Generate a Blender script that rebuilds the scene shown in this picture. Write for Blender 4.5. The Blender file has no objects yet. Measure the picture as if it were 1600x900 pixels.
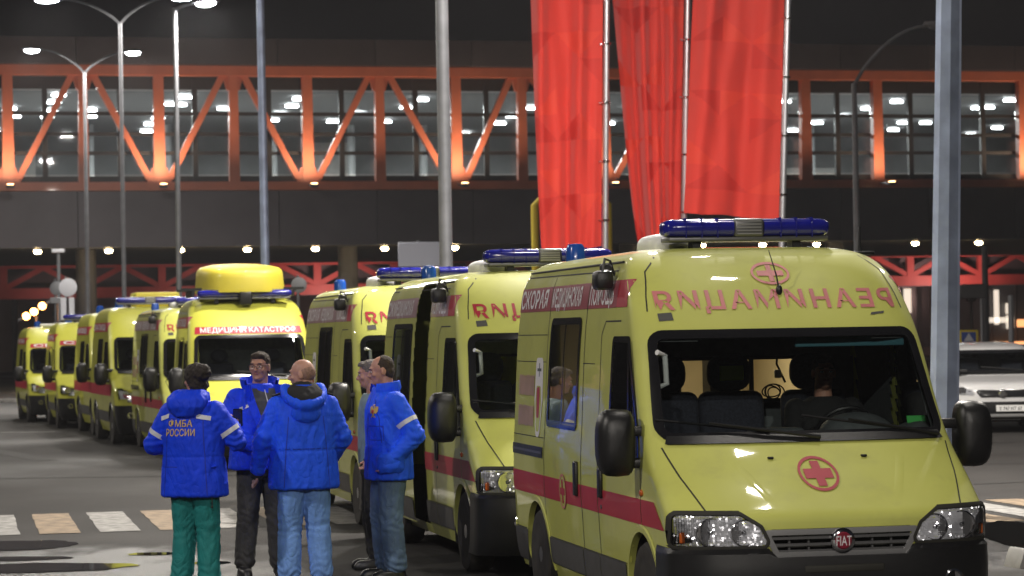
import bpy, bmesh, math, random
import numpy as np
from mathutils import Vector, Matrix, noise
from mathutils.bvhtree import BVHTree
random.seed(7)
R = math.radians
SC = bpy.context.scene
COL = SC.collection

# ------------------------------------------------------------------ camera
CAM_H = 2.0
CAMROT = Matrix.Rotation(R(90 + 1.003), 3, 'X') @ Matrix.Rotation(R(-1.0), 3, 'Z')
cd = bpy.data.cameras.new('camera'); cam = bpy.data.objects.new('camera', cd); COL.objects.link(cam)
cam.location = (0, 0, CAM_H); cam.rotation_mode = 'XYZ'; cam.rotation_euler = CAMROT.to_euler('XYZ')
cd.sensor_width = 36; cd.lens = 90; cd.clip_start = .1; cd.clip_end = 2000
cd.dof.use_dof = True; cd.dof.focus_distance = 18.0; cd.dof.aperture_fstop = 4.5
SC.camera = cam
# ------------------------------------------------------------------ night sky and exposure
W = bpy.data.worlds.new('World'); SC.world = W; W.use_nodes = True
wn = W.node_tree; bg = wn.nodes['Background']
sky = wn.nodes.new('ShaderNodeTexSky'); sky.sky_type = 'NISHITA'; sky.sun_disc = False
sky.sun_elevation = R(-4); sky.sun_rotation = R(150)
mixs = wn.nodes.new('ShaderNodeMixRGB'); mixs.blend_type = 'ADD'; mixs.inputs[0].default_value = 1
mixs.inputs[2].default_value = (.030, .027, .029, 1)      # city glow on the night air
wn.links.new(sky.outputs[0], mixs.inputs[1]); wn.links.new(mixs.outputs[0], bg.inputs[0])
bg.inputs[1].default_value = .12
SC.view_settings.view_transform = 'Standard'; SC.view_settings.look = 'None'
SC.view_settings.exposure = 0; SC.view_settings.gamma = 1; SC.view_settings.use_curve_mapping = False
SC.render.engine = 'CYCLES'
SC.cycles.max_bounces = 4; SC.cycles.diffuse_bounces = 2; SC.cycles.glossy_bounces = 3; SC.cycles.transmission_bounces = 2; SC.cycles.transparent_max_bounces = 8
SC.cycles.caustics_reflective = False; SC.cycles.caustics_refractive = False
SC.cycles.sample_clamp_indirect = 4; SC.cycles.use_light_tree = True

def P(px, py, Y):
    """point on the viewing ray through a pixel of the 1600x900 photo, at distance Y in front of the camera"""
    d = CAMROT @ Vector(((px - 800) / 4000, -(py - 450) / 4000, -1))
    return Vector((0, 0, CAM_H)) + d * (Y / d.y)
def G(px, py, z=0):
    d = CAMROT @ Vector(((px - 800) / 4000, -(py - 450) / 4000, -1))
    return Vector((0, 0, CAM_H)) + d * ((z - CAM_H) / d.z)

# ------------------------------------------------------------------ helpers
def tag(o, label=None, cat=None, group=None, kind=None):
    if label: o['label'] = label
    if cat: o['category'] = cat
    if group: o['group'] = group
    if kind: o['kind'] = kind
    return o
def empty(name, loc=(0, 0, 0), rz=0, parent=None):
    o = bpy.data.objects.new(name, None); COL.objects.link(o)
    o.location = loc; o.rotation_euler = (0, 0, rz); o.empty_display_size = .2
    if parent: o.parent = parent
    return o
def link(name, me, m=None, parent=None):
    o = bpy.data.objects.new(name, me); COL.objects.link(o)
    if m is not None:
        me.materials.clear(); me.materials.append(m)
    if parent: o.parent = parent
    return o
def copy_tree(o, parent=None):
    c = o.copy(); COL.objects.link(c); c.parent = parent
    for ch in list(o.children): copy_tree(ch, c)
    return c

class MB:
    """collects simple shapes into one mesh"""
    def __init__(s): s.v = []; s.f = []
    def add(s, vs, fs):
        n = len(s.v); s.v += [tuple(v) for v in vs]; s.f += [tuple(i + n for i in f) for f in fs]; return s
    def box(s, c, d, rot=None):
        x, y, z = d[0] / 2, d[1] / 2, d[2] / 2
        vs = [Vector(p) for p in ((-x,-y,-z),(x,-y,-z),(x,y,-z),(-x,y,-z),(-x,-y,z),(x,-y,z),(x,y,z),(-x,y,z))]
        if rot is not None: vs = [rot @ v for v in vs]
        c = Vector(c)
        return s.add([v + c for v in vs], [(0,3,2,1),(4,5,6,7),(0,1,5,4),(1,2,6,5),(2,3,7,6),(3,0,4,7)])
    def bx(s, x0, x1, y0, y1, z0, z1):
        return s.box(((x0+x1)/2, (y0+y1)/2, (z0+z1)/2), (abs(x1-x0), abs(y1-y0), abs(z1-z0)))
    def bar(s, a, b, w, h, up=(0, 0, 1)):
        a = Vector(a); b = Vector(b); d = b - a
        y = d.normalized(); up = Vector(up)
        x = y.cross(up)
        if x.length < 1e-4: x = y.cross(Vector((1, 0, 0)))
        x.normalize(); z = x.cross(y)
        M = Matrix((x, y, z)).transposed()
        return s.box((a + b) / 2, (w, d.length, h), M)
    def rbox(s, c, d, r, seg=3, rot=None):
        bm = bmesh.new(); bmesh.ops.create_cube(bm, size=1)
        for v in bm.verts: v.co = Vector((v.co.x * d[0], v.co.y * d[1], v.co.z * d[2]))
        bmesh.ops.bevel(bm, geom=bm.edges[:] , offset=r, segments=seg, affect='EDGES', profile=.5)
        bm.verts.index_update(); c = Vector(c)
        vs = [(rot @ v.co if rot is not None else v.co) + c for v in bm.verts]; fs = [[v.index for v in f.verts] for f in bm.faces]
        bm.free(); return s.add(vs, fs)
    def tube(s, pts, r, seg=10, cap=True):
        pts = [Vector(p) for p in pts]; n = len(pts)
        rs = r if isinstance(r, (list, tuple)) else [r] * n
        vs = []; fs = []; prev = None
        for i, p in enumerate(pts):
            t = (pts[min(i+1, n-1)] - pts[max(i-1, 0)]).normalized()
            if prev is None:
                a = Vector((0, 0, 1)) if abs(t.z) < .9 else Vector((1, 0, 0))
                x = t.cross(a).normalized()
            else:
                x = (prev - t * prev.dot(t)).normalized()
            prev = x; y = t.cross(x)
            for k in range(seg):
                an = 2 * math.pi * k / seg
                vs.append(p + (x * math.cos(an) + y * math.sin(an)) * rs[i])
        for i in range(n - 1):
            for k in range(seg):
                fs.append((i*seg+k, i*seg+(k+1) % seg, (i+1)*seg+(k+1) % seg, (i+1)*seg+k))
        if cap:
            fs.append(tuple(range(seg))[::-1]); fs.append(tuple((n-1)*seg+k for k in range(seg)))
        return s.add(vs, fs)
    def lathe(s, prof, c, axis='z', seg=24, M=None):
        """prof: (radius, height) pairs, revolved round an axis through c"""
        vs = []; fs = []; c = Vector(c)
        for (r, h) in prof:
            for k in range(seg):
                a = 2 * math.pi * k / seg; u, w = r * math.cos(a), r * math.sin(a)
                v = Vector((u, w, h)) if axis == 'z' else Vector((h, u, w)) if axis == 'x' else Vector((u, h, w))
                if M is not None: v = M @ v
                vs.append(c + v)
        for i in range(len(prof) - 1):
            for k in range(seg):
                fs.append((i*seg+k, i*seg+(k+1) % seg, (i+1)*seg+(k+1) % seg, (i+1)*seg+k))
        if prof[0][0] > 1e-5: fs.append(tuple(range(seg))[::-1])
        if prof[-1][0] > 1e-5: fs.append(tuple((len(prof)-1)*seg+k for k in range(seg)))
        return s.add(vs, fs)
    def ell(s, c, rad, M=None, nu=20, nv=12, p=1.0):
        """ellipsoid (p<1: boxier)"""
        vs = []; fs = []; c = Vector(c)
        def sp(x): return math.copysign(abs(x) ** p, x)
        for i in range(nv + 1):
            th = math.pi * i / nv
            for k in range(nu):
                ph = 2 * math.pi * k / nu
                v = Vector((sp(math.sin(th)) * sp(math.cos(ph)) * rad[0], sp(math.sin(th)) * sp(math.sin(ph)) * rad[1], sp(math.cos(th)) * rad[2]))
                if M is not None: v = M @ v
                vs.append(c + v)
        for i in range(nv):
            for k in range(nu):
                fs.append((i*nu+k, (i+1)*nu+k, (i+1)*nu+(k+1) % nu, i*nu+(k+1) % nu))
        return s.add(vs, fs)
    def prism(s, out, y0, y1):
        """(x, z) outline pushed from y0 to y1"""
        n = len(out)
        vs = [(x, y0, z) for x, z in out] + [(x, y1, z) for x, z in out]
        fs = [tuple(range(n)), tuple(range(2*n-1, n-1, -1))] + [(i, i+n, (i+1) % n+n, (i+1) % n) for i in range(n)]
        return s.add(vs, fs)
    def mesh(s, name, smooth=None):
        me = bpy.data.meshes.new(name); me.from_pydata(s.v, [], s.f); me.validate()
        bm = bmesh.new(); bm.from_mesh(me); bmesh.ops.remove_doubles(bm, verts=bm.verts[:], dist=1e-5)
        bmesh.ops.recalc_face_normals(bm, faces=bm.faces[:])
        if smooth:
            for f in bm.faces: f.smooth = True
            for e in bm.edges:
                if len(e.link_faces) == 2 and e.calc_face_angle(0) > smooth: e.smooth = False
        bm.to_mesh(me); bm.free(); return me
    def build(s, name, m, parent=None, smooth=R(38)):
        return link(name, s.mesh(name, smooth), m, parent)

# ------------------------------------------------------------------ materials
MATS = {}
def mat(name, col, rough=.5, metal=0., coat=0., nz=None, bump=None, emit=None, spec=.5, sheen=0, rz=None, trans=0, grime=0, orand=0, crease=None):
    """nz=(scale, amount) colour mottling, bump=(scale, strength), rz=(scale, lo, hi) roughness mottling"""
    m = bpy.data.materials.new(name); m.use_nodes = True; t = m.node_tree; N = t.nodes; L = t.links
    b = N['Principled BSDF']
    b.inputs['Base Color'].default_value = (*col, 1); b.inputs['Roughness'].default_value = rough
    b.inputs['Metallic'].default_value = metal; b.inputs['Coat Weight'].default_value = coat
    b.inputs['Coat Roughness'].default_value = .035
    b.inputs['Specular IOR Level'].default_value = spec; b.inputs['Sheen Weight'].default_value = sheen
    tc = N.new('ShaderNodeTexCoord')
    def nt(sc, det=5):
        n = N.new('ShaderNodeTexNoise'); n.inputs['Scale'].default_value = sc; n.inputs['Detail'].default_value = det
        L.new(tc.outputs['Object'], n.inputs['Vector']); return n
    if nz:
        n = nt(nz[0]); r = N.new('ShaderNodeMapRange'); r.inputs[1].default_value = .3; r.inputs[2].default_value = .7
        r.inputs[3].default_value = 1 - nz[1]; r.inputs[4].default_value = 1 + nz[1]
        L.new(n.outputs['Fac'], r.inputs[0])
        v = N.new('ShaderNodeVectorMath'); v.operation = 'SCALE'; v.inputs[0].default_value = col
        L.new(r.outputs[0], v.inputs['Scale']); L.new(v.outputs[0], b.inputs['Base Color'])
    if rz:
        n = nt(rz[0]); r = N.new('ShaderNodeMapRange'); r.inputs[1].default_value = .35; r.inputs[2].default_value = .65
        r.inputs[3].default_value = rz[1]; r.inputs[4].default_value = rz[2]
        L.new(n.outputs['Fac'], r.inputs[0]); L.new(r.outputs[0], b.inputs['Roughness'])
    if bump:
        n = nt(bump[0], 4); bp = N.new('ShaderNodeBump'); bp.inputs['Strength'].default_value = bump[1]; bp.inputs['Distance'].default_value = .02
        L.new(n.outputs['Fac'], bp.inputs['Height']); L.new(bp.outputs[0], b.inputs['Normal'])
    def colour_in():
        l = b.inputs['Base Color'].links
        if l: return l[0].from_socket
        r = N.new('ShaderNodeRGB'); r.outputs[0].default_value = (*col, 1); return r.outputs[0]
    if grime:                                          # dried road film in smears and specks
        src = colour_in(); n = nt(3.2, 9); n.inputs['Roughness'].default_value = .68; r = N.new('ShaderNodeMapRange'); r.inputs[1].default_value = .52; r.inputs[2].default_value = .74; r.inputs[3].default_value = 0; r.inputs[4].default_value = grime
        L.new(n.outputs['Fac'], r.inputs[0]); x = N.new('ShaderNodeMixRGB'); x.inputs[2].default_value = (.20, .175, .11, 1); L.new(r.outputs[0], x.inputs[0]); L.new(src, x.inputs[1]); L.new(x.outputs[0], b.inputs['Base Color'])
    if orand:                                          # panels of slightly different batches
        src = colour_in(); oi = N.new('ShaderNodeObjectInfo'); r = N.new('ShaderNodeMapRange'); r.inputs[3].default_value = 1-orand; r.inputs[4].default_value = 1+orand; L.new(oi.outputs['Random'], r.inputs[0])
        v = N.new('ShaderNodeVectorMath'); v.operation = 'SCALE'; L.new(src, v.inputs[0]); L.new(r.outputs[0], v.inputs['Scale']); L.new(v.outputs[0], b.inputs['Base Color'])
    if crease:                                         # sharp cloth creases
        mp = N.new('ShaderNodeMapping'); mp.inputs['Scale'].default_value = (1, 1, .55); L.new(tc.outputs['Object'], mp.inputs[0])
        n = N.new('ShaderNodeTexNoise'); n.inputs['Scale'].default_value = crease[0]; n.inputs['Detail'].default_value = 3; n.inputs['Distortion'].default_value = 1.1; L.new(mp.outputs[0], n.inputs['Vector'])
        a = N.new('ShaderNodeMath'); a.operation = 'SUBTRACT'; a.inputs[1].default_value = .5; a2 = N.new('ShaderNodeMath'); a2.operation = 'ABSOLUTE'; a3 = N.new('ShaderNodeMath'); a3.operation = 'POWER'; a3.inputs[1].default_value = .55
        L.new(n.outputs['Fac'], a.inputs[0]); L.new(a.outputs[0], a2.inputs[0]); L.new(a2.outputs[0], a3.inputs[0])
        bp = N.new('ShaderNodeBump'); bp.inputs['Strength'].default_value = crease[1]; bp.inputs['Distance'].default_value = .03; L.new(a3.outputs[0], bp.inputs['Height'])
        if b.inputs['Normal'].links: L.new(b.inputs['Normal'].links[0].from_socket, bp.inputs['Normal'])
        L.new(bp.outputs[0], b.inputs['Normal'])
    if emit:
        b.inputs['Emission Color'].default_value = (*emit[:3], 1); b.inputs['Emission Strength'].default_value = emit[3]
    if trans:
        tr = N.new('ShaderNodeBsdfTranslucent'); tr.inputs[0].default_value = (*col, 1)
        mx = N.new('ShaderNodeMixShader'); mx.inputs[0].default_value = trans
        L.new(b.outputs[0], mx.inputs[1]); L.new(tr.outputs[0], mx.inputs[2]); L.new(mx.outputs[0], N['Material Output'].inputs[0])
    MATS[name] = m; return m
def glassmat(name, tint, ior=1.45, rough=.015, refl=(1, 1, 1)):
    m = bpy.data.materials.new(name); m.use_nodes = True; t = m.node_tree; N = t.nodes; L = t.links
    N.remove(N['Principled BSDF'])
    tr = N.new('ShaderNodeBsdfTransparent'); tr.inputs[0].default_value = (*tint, 1)
    gl = N.new('ShaderNodeBsdfGlossy'); gl.inputs['Roughness'].default_value = rough; gl.inputs[0].default_value = (*refl, 1)
    fr = N.new('ShaderNodeFresnel'); fr.inputs[0].default_value = ior
    mx = N.new('ShaderNodeMixShader'); L.new(fr.outputs[0], mx.inputs[0]); L.new(tr.outputs[0], mx.inputs[1]); L.new(gl.outputs[0], mx.inputs[2])
    L.new(mx.outputs[0], N['Material Output'].inputs[0]); MATS[name] = m; return m
M = MATS
mat('van_yellow', (.58, .60, .14), .5, coat=.75, spec=.3, nz=(1.7, .05), rz=(2.5, .45, .6), grime=.2)
mat('van_yellow_bright', (.54, .545, .075), .45, coat=.6, spec=.3, nz=(1.7, .04), grime=.18)
mat('red_vinyl', (.42, .022, .045), .5, coat=.08, nz=(3, .08))
mat('faded_red_vinyl', (.62, .20, .20), .5, coat=.2, nz=(5, .12))
mat('side_band_vinyl', (.44, .10, .13), .3, coat=.6, nz=(3, .08))
mat('pale_band_vinyl', (.50, .30, .33), .35, coat=.5, nz=(3, .1))
mat('old_print', (.52, .33, .26), .5, nz=(6, .15))
mat('white_vinyl', (.74, .72, .74), .6)
mat('black_plastic', (.011, .011, .012), .36, nz=(40, .15), bump=(220, .12))
mat('black_gloss', (.01, .01, .012), .18, coat=.3)
mat('grey_plastic', (.075, .073, .07), .6, nz=(8, .12))
mat('rubber', (.014, .014, .014), .8, nz=(10, .2), bump=(60, .2))
mat('dirty_rubber', (.032, .029, .026), .85, nz=(12, .3))
mat('steel', (.42, .42, .43), .34, metal=.9, nz=(20, .1))
mat('silver_paint', (.42, .42, .43), .32, metal=.6, coat=.3)
mat('dark_silver', (.16, .16, .165), .35, metal=.5)
mat('chrome', (.75, .75, .78), .08, metal=1)
mat('reflector', (.96, .96, 1), .2, metal=.45)
mat('amber', (.5, .10, .01), .25, coat=.5)
mat('blue_lens', (.012, .014, .26), .16, coat=.7, spec=.6)
mat('blue_lens_light', (.012, .07, .40), .2, coat=.6)
mat('badge_red', (.22, .01, .03), .3, coat=.5)
mat('seam', (.02, .019, .014), .7)
glassmat('windscreen_glass', (.84, .89, .88))
glassmat('side_glass', (.30, .34, .34), 1.55)
glassmat('clear_lens', (.92, .93, .95), 1.45)
mat('dash', (.095, .105, .11), .6, nz=(20, .15))
mat('seat_cloth', (.026, .028, .042), .9, nz=(60, .3), bump=(200, .3))
mat('cream_panel', (.62, .52, .33), .5, nz=(3, .08))
mat('visor_teal', (.05, .16, .20), .5)
mat('green_label', (.05, .45, .08), .5)
mat('paper', (.7, .7, .72), .6)
mat('white_plastic', (.75, .75, .74), .4, nz=(6, .05))
mat('hivis', (.35, .5, .03), .6)
mat('steel_dark', (.055, .055, .06), .5, metal=.5)
# ------------------------------------------------------------------ vehicle shell made of horizontal slices
def pchip(x, y, xi):
    x = np.asarray(x, float); y = np.asarray(y, float); h = np.diff(x); dl = np.diff(y) / h
    d = np.zeros_like(y)
    for i in range(1, len(x) - 1):
        if dl[i-1] * dl[i] > 0:
            w1 = 2*h[i] + h[i-1]; w2 = h[i] + 2*h[i-1]; d[i] = (w1 + w2) / (w1 / dl[i-1] + w2 / dl[i])
    d[0] = dl[0]; d[-1] = dl[-1]
    k = np.clip(np.searchsorted(x, xi) - 1, 0, len(x) - 2); t = (xi - x[k]) / h[k]; hh = h[k]
    return (y[k]*(1+2*t)*(1-t)**2 + hh*d[k]*t*(1-t)**2 + y[k+1]*t*t*(3-2*t) + hh*d[k+1]*t*t*(t-1))
def inpoly(p, poly):
    x, y = p; c = False; n = len(poly); j = n - 1
    for i in range(n):
        xi, yi = poly[i]; xj, yj = poly[j]
        if (yi > y) != (yj > y) and x < (xj - xi) * (y - yi) / (yj - yi) + xi: c = not c
        j = i
    return c
def rpoly(P_, r, inset=0, arc=5, step=.07):
    """rounded convex polygon, moved inwards by inset; same point count for every inset"""
    Pv = [Vector(p) for p in P_]; n = len(Pv)
    area = sum(Pv[i].x*Pv[(i+1) % n].y - Pv[(i+1) % n].x*Pv[i].y for i in range(n))
    sgn = 1 if area > 0 else -1
    lines = []
    for i in range(n):
        a = Pv[i]; d = (Pv[(i+1) % n] - a).normalized(); nn = Vector((-d.y, d.x)) * sgn
        lines.append((a + nn * inset, d))
    cor = []
    for i in range(n):
        a, d = lines[i-1]; b, e = lines[i]
        den = d.x*e.y - d.y*e.x
        t = ((b.x-a.x)*e.y - (b.y-a.y)*e.x) / den
        cor.append(a + d*t)
    rr = max(r - inset, .008); out = []; segs = []
    for i in range(n):
        c = cor[i]; a = (cor[i-1] - c); b = (cor[(i+1) % n] - c); la, lb = a.length, b.length; a.normalize(); b.normalize()
        ang = a.angle(b); t = min(rr / math.tan(ang/2), .45*la, .45*lb); r2 = t * math.tan(ang/2)
        ctr = c + (a + b).normalized() * (r2 / math.sin(ang/2))
        p0 = c + a*t - ctr; p1 = c + b*t - ctr
        a0 = math.atan2(p0.y, p0.x); a1 = math.atan2(p1.y, p1.x); da = (a1 - a0 + math.pi) % (2*math.pi) - math.pi
        segs.append([ctr + Vector((math.cos(a0 + da*k/arc), math.sin(a0 + da*k/arc))) * r2 for k in range(arc + 1)])
    for i in range(n):
        out += segs[i]; m = max(1, int((Pv[(i+1) % n] - Pv[i]).length / step)); p, q = segs[i][-1], segs[(i+1) % n][0]
        out += [p + (q - p) * (k / m) for k in range(1, m)]
    return [(p.x, p.y) for p in out]

class Shell:
    def __init__(s, prof, length, ds=.035, nside=72, rear_r=.10, nexp=3.5):
        A = np.array(prof, float); s.prof = A; s.length = length
        t = np.concatenate([[0], np.cumsum(np.hypot(np.diff(A[:, 0]), np.diff(A[:, 1])))])
        n = int(t[-1] / ds); ti = np.linspace(0, t[-1], n)
        Z, SF, WW, D = [pchip(t, A[:, k], ti) for k in range(4)]
        xf = list(np.linspace(0, .78, 10)); q = [.32, .42, .53, .65, .77, .89, 1.0]
        fr = [(x, 1 - math.sqrt(1 - x**nexp)) for x in xf] + [((1 - (1 - k)**2)**(1/nexp), k) for k in q]
        rings = []
        for z, sf, w, d in zip(Z, SF, WW, D):
            half = [(w*x, sf + d*k) for x, k in fr]
            y0 = sf + d; y1 = length - rear_r - .02*max(0, z-1)
            half += [(w, y0 + (y1 - y0)*k/nside) for k in range(1, nside + 1)]
            half += [(w - rear_r*(1 - math.cos(a)), y1 + rear_r*math.sin(a)) for a in np.linspace(0, math.pi/2, 6)[1:]]
            xr = half[-1][0]; half += [(xr*k, y1 + rear_r) for k in (.66, .33, 0)]
            ring = half + [(-x, y) for x, y in half[-2:0:-1]]
            rings.append([(x, y, z) for x, y in ring])
        m = len(rings[0]); s.v = [Vector(p) for r_ in rings for p in r_]; s.f = []
        for i in range(len(rings) - 1):
            for k in range(m):
                s.f.append((i*m+k, i*m+(k+1) % m, (i+1)*m+(k+1) % m, (i+1)*m+k))
        s.f.append(tuple((len(rings)-1)*m + k for k in range(m)))
        s.bvh = BVHTree.FromPolygons(s.v, s.f)
        me = bpy.data.meshes.new('tmp'); me.from_pydata(s.v, [], s.f)
        me.polygons.foreach_set('use_smooth', [True]*len(s.f)); me.update()
        s.n = [Vector(v.vector) for v in me.vertex_normals]; bpy.data.meshes.remove(me)
        if s.n[m//4].x < 0: s.n = [-k for k in s.n]
        s.c = [sum((s.v[i] for i in f), Vector()) / len(f) for f in s.f]
    def split(s, label):
        """label(centre) -> part name, or None for an opening"""
        groups = {}
        for f, c in zip(s.f, s.c):
            k = label(c)
            if k: groups.setdefault(k, []).append(f)
        out = {}
        for k, fs in groups.items():
            ids = sorted({i for f in fs for i in f}); mp = {i: j for j, i in enumerate(ids)}
            me = bpy.data.meshes.new(k); me.from_pydata([s.v[i] for i in ids], [], [[mp[i] for i in f] for f in fs])
            me.polygons.foreach_set('use_smooth', [len(f) == 4 for f in fs]); me.update()
            me.normals_split_custom_set_from_vertices([s.n[i] for i in ids])
            out[k] = me
        return out
    def hit(s, a, b, mode, off):
        if mode == 'f': o, d = Vector((a, -3, b)), Vector((0, 1, 0))
        elif mode == 'l': o, d = Vector((-4, a, b)), Vector((1, 0, 0))
        elif mode == 'r': o, d = Vector((4, a, b)), Vector((-1, 0, 0))
        else: o, d = Vector((a, b, 6)), Vector((0, 0, -1))
        p, n, i, t = s.bvh.ray_cast(o, d)
        if p is None:
            p, n, i, t = s.bvh.find_nearest(o + d * (3.0 if mode != 't' else 3.5))
        if n.dot(d) > 0: n = -n
        return p + n * off
    def sheet(s, out, mode, off, mb=None, rim=.006, scales=(1, .93, .8, .6, .35)):
        mb = mb or MB(); cx = sum(p[0] for p in out)/len(out); cy = sum(p[1] for p in out)/len(out); n = len(out)
        vs = [s.hit(*p, mode, off - rim) for p in out]
        for k in scales: vs += [s.hit(cx + (p[0]-cx)*k, cy + (p[1]-cy)*k, mode, off) for p in out]
        vs.append(s.hit(cx, cy, mode, off)); fs = []
        for r_ in range(len(scales)):
            for k in range(n): fs.append((r_*n+k, r_*n+(k+1) % n, (r_+1)*n+(k+1) % n, (r_+1)*n+k))
        r_ = len(scales)
        for k in range(n): fs.append((r_*n+k, r_*n+(k+1) % n, len(vs)-1))
        return mb.add(vs, fs)
    def frame(s, outer, inner, mode, off, mb=None, rim=.006):
        mb = mb or MB(); n = len(outer)
        rows = [[s.hit(*p, mode, off - rim) for p in outer], [s.hit(*p, mode, off) for p in outer],
                [s.hit((p[0]+q[0])/2, (p[1]+q[1])/2, mode, off+.001) for p, q in zip(outer, inner)],
                [s.hit(*p, mode, off) for p in inner], [s.hit(*p, mode, off - rim - .004) for p in inner]]
        vs = [v for r_ in rows for v in r_]; fs = []
        for r_ in range(4):
            for k in range(n): fs.append((r_*n+k, r_*n+(k+1) % n, (r_+1)*n+(k+1) % n, (r_+1)*n+k))
        return mb.add(vs, fs)
    def ribbon(s, pts, mode, w=.008, off=.0022, mb=None, step=.05):
        mb = mb or MB(); P2 = []
        for a, b in zip(pts[:-1], pts[1:]):
            a = Vector(a); b = Vector(b); n = max(1, int((b-a).length/step))
            P2 += [a + (b-a)*(k/n) for k in range(n)]
        P2.append(Vector(pts[-1])); vs = []
        for i, p in enumerate(P2):
            d = (P2[min(i+1, len(P2)-1)] - P2[max(i-1, 0)]).normalized(); nn = Vector((-d.y, d.x)) * w/2
            for q in (p - nn, p + nn): vs.append(s.hit(q.x, q.y, mode, off))
        return mb.add(vs, [(2*i, 2*i+1, 2*i+3, 2*i+2) for i in range(len(P2)-1)])
    def quadsheet(s, q, mode, off, mb=None, step=.06):
        """4-corner patch (a,b,c,d) laid on the surface"""
        mb = mb or MB(); q = [Vector(p) for p in q]
        n = max(1, int(max((q[1]-q[0]).length, (q[2]-q[3]).length)/step)); m = max(1, int(max((q[3]-q[0]).length, (q[2]-q[1]).length)/step))
        vs = []
        for j in range(m+1):
            a = q[0] + (q[3]-q[0])*(j/m); b = q[1] + (q[2]-q[1])*(j/m)
            for i in range(n+1):
                p = a + (b-a)*(i/n); vs.append(s.hit(p.x, p.y, mode, off))
        return mb.add(vs, [(j*(n+1)+i, j*(n+1)+i+1, (j+1)*(n+1)+i+1, (j+1)*(n+1)+i) for j in range(m) for i in range(n)])
    def flat(s, v2, faces, mode, off, mb=None):
        mb = mb or MB(); tris = []
        def cut(a, b, c, n):                      # dice long triangles so that they follow the curved panel
            e = ((b-a).length, (c-b).length, (a-c).length); m = max(e)
            if m < .045 or n > 7: tris.append((a, b, c)); return
            if m == e[0]: q = (a+b)/2; cut(a, q, c, n+1); cut(q, b, c, n+1)
            elif m == e[1]: q = (b+c)/2; cut(a, b, q, n+1); cut(a, q, c, n+1)
            else: q = (a+c)/2; cut(a, b, q, n+1); cut(q, b, c, n+1)
        for f in faces:
            for k in range(1, len(f)-1): cut(Vector(v2[f[0]]), Vector(v2[f[k]]), Vector(v2[f[k+1]]), 0)
        return mb.add([s.hit(p.x, p.y, mode, off) for t in tris for p in t], [(3*i, 3*i+1, 3*i+2) for i in range(len(tris))])

_TX = {}
def text2d(txt, h, w=None, bold=.0, flip=False, shear=0, space=1.0):
    """flat lettering as (points, faces), cap height h, centred; stretched to width w"""
    cu = bpy.data.curves.new('t', 'FONT'); cu.body = txt; cu.size = 1; cu.offset = bold; cu.resolution_u = 3; cu.space_character = space; cu.fill_mode = 'FRONT'
    o = bpy.data.objects.new('t', cu); COL.objects.link(o)
    dg = bpy.context.evaluated_depsgraph_get(); ev = o.evaluated_get(dg); me = ev.to_mesh()
    V = np.array([v.co[:2] for v in me.vertices]); F = [tuple(p.vertices) for p in me.polygons]
    ev.to_mesh_clear(); bpy.data.objects.remove(o); bpy.data.curves.remove(cu)
    lo, hi = V.min(0), V.max(0); caph = .70
    sy = h/caph; sx = sy if w is None else w/(hi[0]-lo[0])
    X = (V[:, 0] - (lo[0]+hi[0])/2)*sx; Y = (V[:, 1] - caph/2)*sy; X = X + shear*Y
    if flip: X = -X
    return np.stack([X, Y], 1), F
def ellring(cx, cy, a, b, w, n=28):
    v = []; f = []
    for k in range(n):
        t = 2*math.pi*k/n; v += [(cx+a*math.cos(t), cy+b*math.sin(t)), (cx+(a-w)*math.cos(t), cy+(b-w)*math.sin(t))]
    for k in range(n): j = (k+1) % n; f.append((2*k, 2*j, 2*j+1, 2*k+1))
    return v, f
def cross2d(cx, cy, a, b, w):
    t = w/2
    v = [(cx-a, cy-t), (cx+a, cy-t), (cx+a, cy+t), (cx-a, cy+t), (cx-t, cy+t), (cx+t, cy+t), (cx+t, cy+b), (cx-t, cy+b), (cx-t, cy-b), (cx+t, cy-b), (cx+t, cy-t), (cx-t, cy-t)]
    return v, [(0, 1, 2, 3), (4, 5, 6, 7), (8, 9, 10, 11)]

def wheel(parent, x, y, r, w, side, name='wheel'):
    wl = empty(name, (x, y, r), 0, parent)
    t = MB(); hw = w/2
    t.lathe([(r*.62, -hw*.9), (r*.70, -hw), (r*.93, -hw*.97), (r*.99, -hw*.72), (r, -hw*.3), (r, hw*.3), (r*.99, hw*.72), (r*.93, hw*.97), (r*.70, hw), (r*.62, hw*.9), (r*.62, -hw*.9)], (0, 0, 0), 'x', 32)
    t.build('tyre', M['dirty_rubber'], wl)
    g = MB(); s_ = side
    g.lathe([(r*.645, s_*hw*.2), (r*.645, s_*hw*.86), (r*.60, s_*hw*.9), (r*.57, s_*hw*.6), (r*.44, s_*hw*.35), (r*.36, s_*hw*.62), (r*.2, s_*hw*.68), (r*.17, s_*hw*.9), (0, s_*hw*.92)], (0, 0, 0), 'x', 28)
    rim = g.build('rim', M['steel'], wl)
    h = MB()
    for k in range(9):
        a = 2*math.pi*k/9; h.lathe([(0, 0), (r*.05, 0), (r*.05, s_*.004), (0, s_*.004)], (s_*hw*.40, r*.475*math.cos(a), r*.475*math.sin(a)), 'x', 10)
    h.build('vent_holes', M['seam'], wl)
    return wl

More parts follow.
